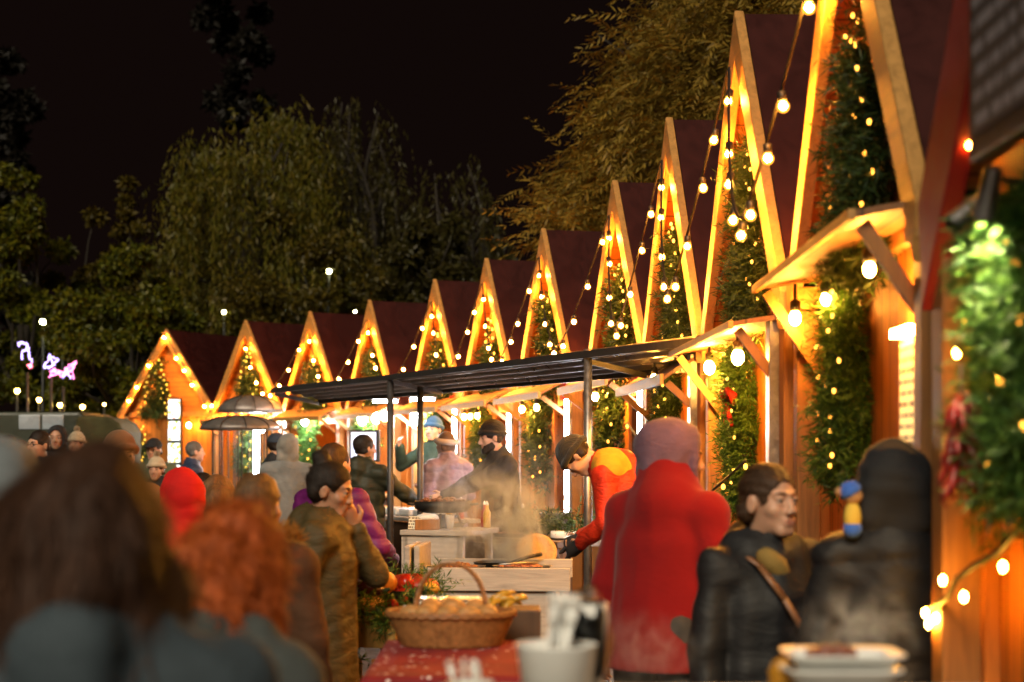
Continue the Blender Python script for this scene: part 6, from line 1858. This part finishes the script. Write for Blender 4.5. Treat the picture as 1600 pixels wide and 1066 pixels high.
person("man in a dark cap with a moss green jacket left of the food menu", 240, 684, 18.5, 170, F_GREENJ, hair="short", hat="cap", hatmat=F_DARK, glasses=True, vox=.013, seedv=170)
person("child in a cream pom-pom beanie in front of the moss green jacket", 244, 716, 17.0, 175, F_DARK, hair="short", hat="pompom", hatmat=knit("creamy", (.62, .50, .34)), vox=.012, seedv=180)
person("person in a bright red coat with the hood up behind the auburn hair", 283, 736, 8.0, 15, F_REDB, hair="none", hood="up", vox=.013, seedv=190, slim=1.05)
person("person with black hair right of the bright red hood", 316, 738, 9.5, 20, F_DARK, hair="tied", hairmat=BLACKH, vox=.013, seedv=200)
person("person with wavy brown hair between the red hood and the fur collar", 336, 748, 9.0, 10, F_BROWN, hair="bob", hairmat=H_LBR, vox=.013, seedv=210)
# ---- stall people in the middle
person("man in a blue beanie and green fleece raising his hand", 677, 651, 17.6, 140, F_GREENW, h=1.80, z=.26, hair="short", hat="beanie", hatmat=knit("blue", (.04, .13, .26)), skin=SKIN2, vox=.009, seedv=220, hands=((-0.16, .30, 1.05), (.25, .28, 1.44)), elbow=(None, (.6, -.2, -1)), yaw=.25)
person("woman with a cream headband and mauve padded jacket beside the blue beanie man", 696, 672, 16.2, 40, F_MAUVE, hair="tied", hairmat=H_LBR, hat="headband", hatmat=knit("cream2", (.6, .5, .42)), vox=.011, puffer=.10, seedv=230, hands=(None, (.24, .3, 1.05)))
P16 = person("bearded cook in a black beanie and brown apron reaching over the huge black pan", 768, 655, 14.1, 108, F_DARK, hair="short", hat="beanie", hatmat=knit("black", (.012, .012, .013)), beard=BLACKH, skin=SKIN2, vox=.009, seedv=240, lean=.14, pitch=.1, hands=((-.10, .62, 1.12), (.12, .56, 1.08)))
P17 = person("bending worker in an orange-red jacket and black hat, working over the grill", 903, 690, 10.3, 76, F_ORANGE, trousers=(0.02, .02, .022), hair="short", hat="beanie", hatmat=knit("charcoal", (.015, .015, .016)), vox=.010, seedv=250, h=1.88, z=.20, lean=.92, pitch=.75, hands=((-.15, .50, .82), (.16, .56, .84)), wrinkle=.008, slim=1.1)
P18 = person("man in a red fleece jacket with a mauve hood up, seen from behind", 1056, 671, 6.3, -36, F_RED, hair="none", hood="up", hoodmat=F_MAUVEH, vox=.010, jv=.011, hem=.80, seedv=260, slim=.98, wrinkle=.003, lean=.17, yaw=-.9, stand=.085, pitch=.12, h=1.80, trousers=(0.05, .045, .04))
P19 = person("short-haired woman in a black padded coat with a brown shoulder strap", 1203, 722, 5.15, -150, F_BLACKP, fem=True, hair="tied", hairmat=BROWNH, vox=.0058, jv=.010, puffer=0, wrinkle=.007, hem=.66, seedv=270, yaw=.08, slim=1.06, hood="down", skin=SKIN)
P20 = person("person in a black padded coat with the black hood up, seen from behind", 1394, 692, 4.74, -6, F_BLACKP, hair="none", hood="up", hoodmat=F_DARK, vox=.012, jv=.010, puffer=.15, hem=.62, seedv=280, slim=.86)

# extras on people (children of the person)
def in_person(P, mb, name, mat, smooth=True): return mb.build(name, mat, P["t"], smooth=smooth)
up = P19["up"]; LEATH = m_plain("tan_leather", (0.20, 0.085, 0.035), 0.45, var=.25)
sp = [up((.13, -.02, .515)), up((.12, .12, .45)), up((.07, .19, .34)), up((-.02, .205, .20)), up((-.11, .195, .02)), up((-.2, .15, -.16))]
m = MB()
for k in range(5): m.beam(sp[k], sp[k + 1], .006, .022, up=(0, 1, .2))
in_person(P19, m, "shoulder_strap", LEATH)
SCARF = fab("ochre_scarf", (.30, .19, .05))
m = MB(); m.tube([P19["up"]((.05 + .04 * math.cos(a), .09 + .02 * math.sin(a), .50 - .10 * k / 8)) for k, a in enumerate([0, .4, .8, 1.2, 1.6, 2, 2.4, 2.8, 3])], [.02, .03, .034, .036, .038, .036, .034, .03, .02], 10)
in_person(P19, m, "scarf", SCARF)
up = P16["up"]; q = Field((-.3, -.3, .45), (.3, .5, 1.75), .014); s_ = P16["s"]
q.cap(np.array([0, 0.01, .55]), P16["ch"] + [0, .01, .03], .215 * s_, .175 * s_, .05, flat=((0, 1, 0), .80)); q.cut((0, -1, 0), (0, .06, 0)); q.disp(wob(4, 20, .003)); q.cut((0, 0, 1), (0, 0, 1.42))
link_mesh("apron", q.mesh("apron"), F_BRAPR, P16["t"])
pt_ = up((.06, .175, .30)); MB().box(pt_, (.10, .012, .05), Matrix.Rotation(R(-8), 3, 'X')).build("patch", fab("patch", (.5, .42, .33)), P16["t"])
# yellow hi-vis shoulder yoke on the bending worker, black gloves
q = Field(np.array(P17["nb"]) - .45, np.array(P17["nb"]) + .4, .013); s_ = P17["s"]; upp = P17["up"]
q.cap(upp((-.16, -.045, .44)), upp((.16, -.045, .44)), .100 * s_, .100 * s_, .05); q.cap(upp((0, -.05, .42)), upp((0, -.03, .18)), 0.19, 0.195, 0.05, flat=(tuple(rotx(-.92) @ np.array([0, 1, 0])), .72)); q.cut(rotx(-.92) @ np.array([0, 1, 0]), upp((0, 0.05, .3))); q.cut(rotx(-.92) @ np.array([0, 0, -1]), upp((0, 0, .26)))
link_mesh("yoke", q.mesh("yoke"), fab("hi_vis_yellow", (.52, .26, .02), wrinkle=.7), P17["t"])
for k in range(2):
    e = P17["ends"][k]; dv = nrm(e - P17["elb"][k]); q = Field(e - .18, e + .2, .009)
    q.cap(e - dv * .05, e + dv * .08, .042, .046, .02); 
    for f in range(4): q.cap(e + dv * .08 + np.array([0, 0, 0]) + np.cross(dv, [1, 0, 0]) * 0 + np.array([(f - 1.5) * .021, 0, 0]), e + dv * .15 + np.array([(f - 1.5) * .023, 0, -.03]), .014, .011, .006)
    q.cap(e + dv * .03 + np.array([.03, 0, 0]), e + dv * .09 + np.array([.06, 0, .01]), .015, .012, .008)
    link_mesh("glove", q.mesh("glove"), F_DARK, P17["t"])
# blue and yellow knitted toy held over the black coat's shoulder
p = at(1332, 772, 4.62)
ty = thing("knitted_toy", "small toy with a blue knitted hat and yellow body beside the black hooded coat", "toy", loc=p); ty.scale = (.85, .85, .8)
MB().ball((0, 0, -.005), (.034, .032, .034), 18, 12).build("head", m_fabric("toy_tan", (.35, .2, .09)), ty, smooth=True)
MB().lathe([(.037, .0), (.040, .012), (.034, .035), (.012, .048), (.002, .05)], 20, rot=Matrix.Rotation(R(-35), 3, 'Y')).build("hat", knit("toyblue", (.03, .12, .55)), ty, smooth=True)
MB().ball((-.045, 0, .008), (.016, .016, .016), 10, 8).build("bobble", m_fabric("toy_bobble", (.4, .22, .1)), ty, smooth=True)
MB().ball((.0, .0, -.085), (.030, .028, .06), 16, 12).build("body", m_fabric("toy_yellow", (.55, .38, .06)), ty, smooth=True)
MB().ball((.0, .0, -.125), (.032, .03, .035), 16, 12).build("trousers", knit("toyblue", (.03, .12, .55)), ty, smooth=True)
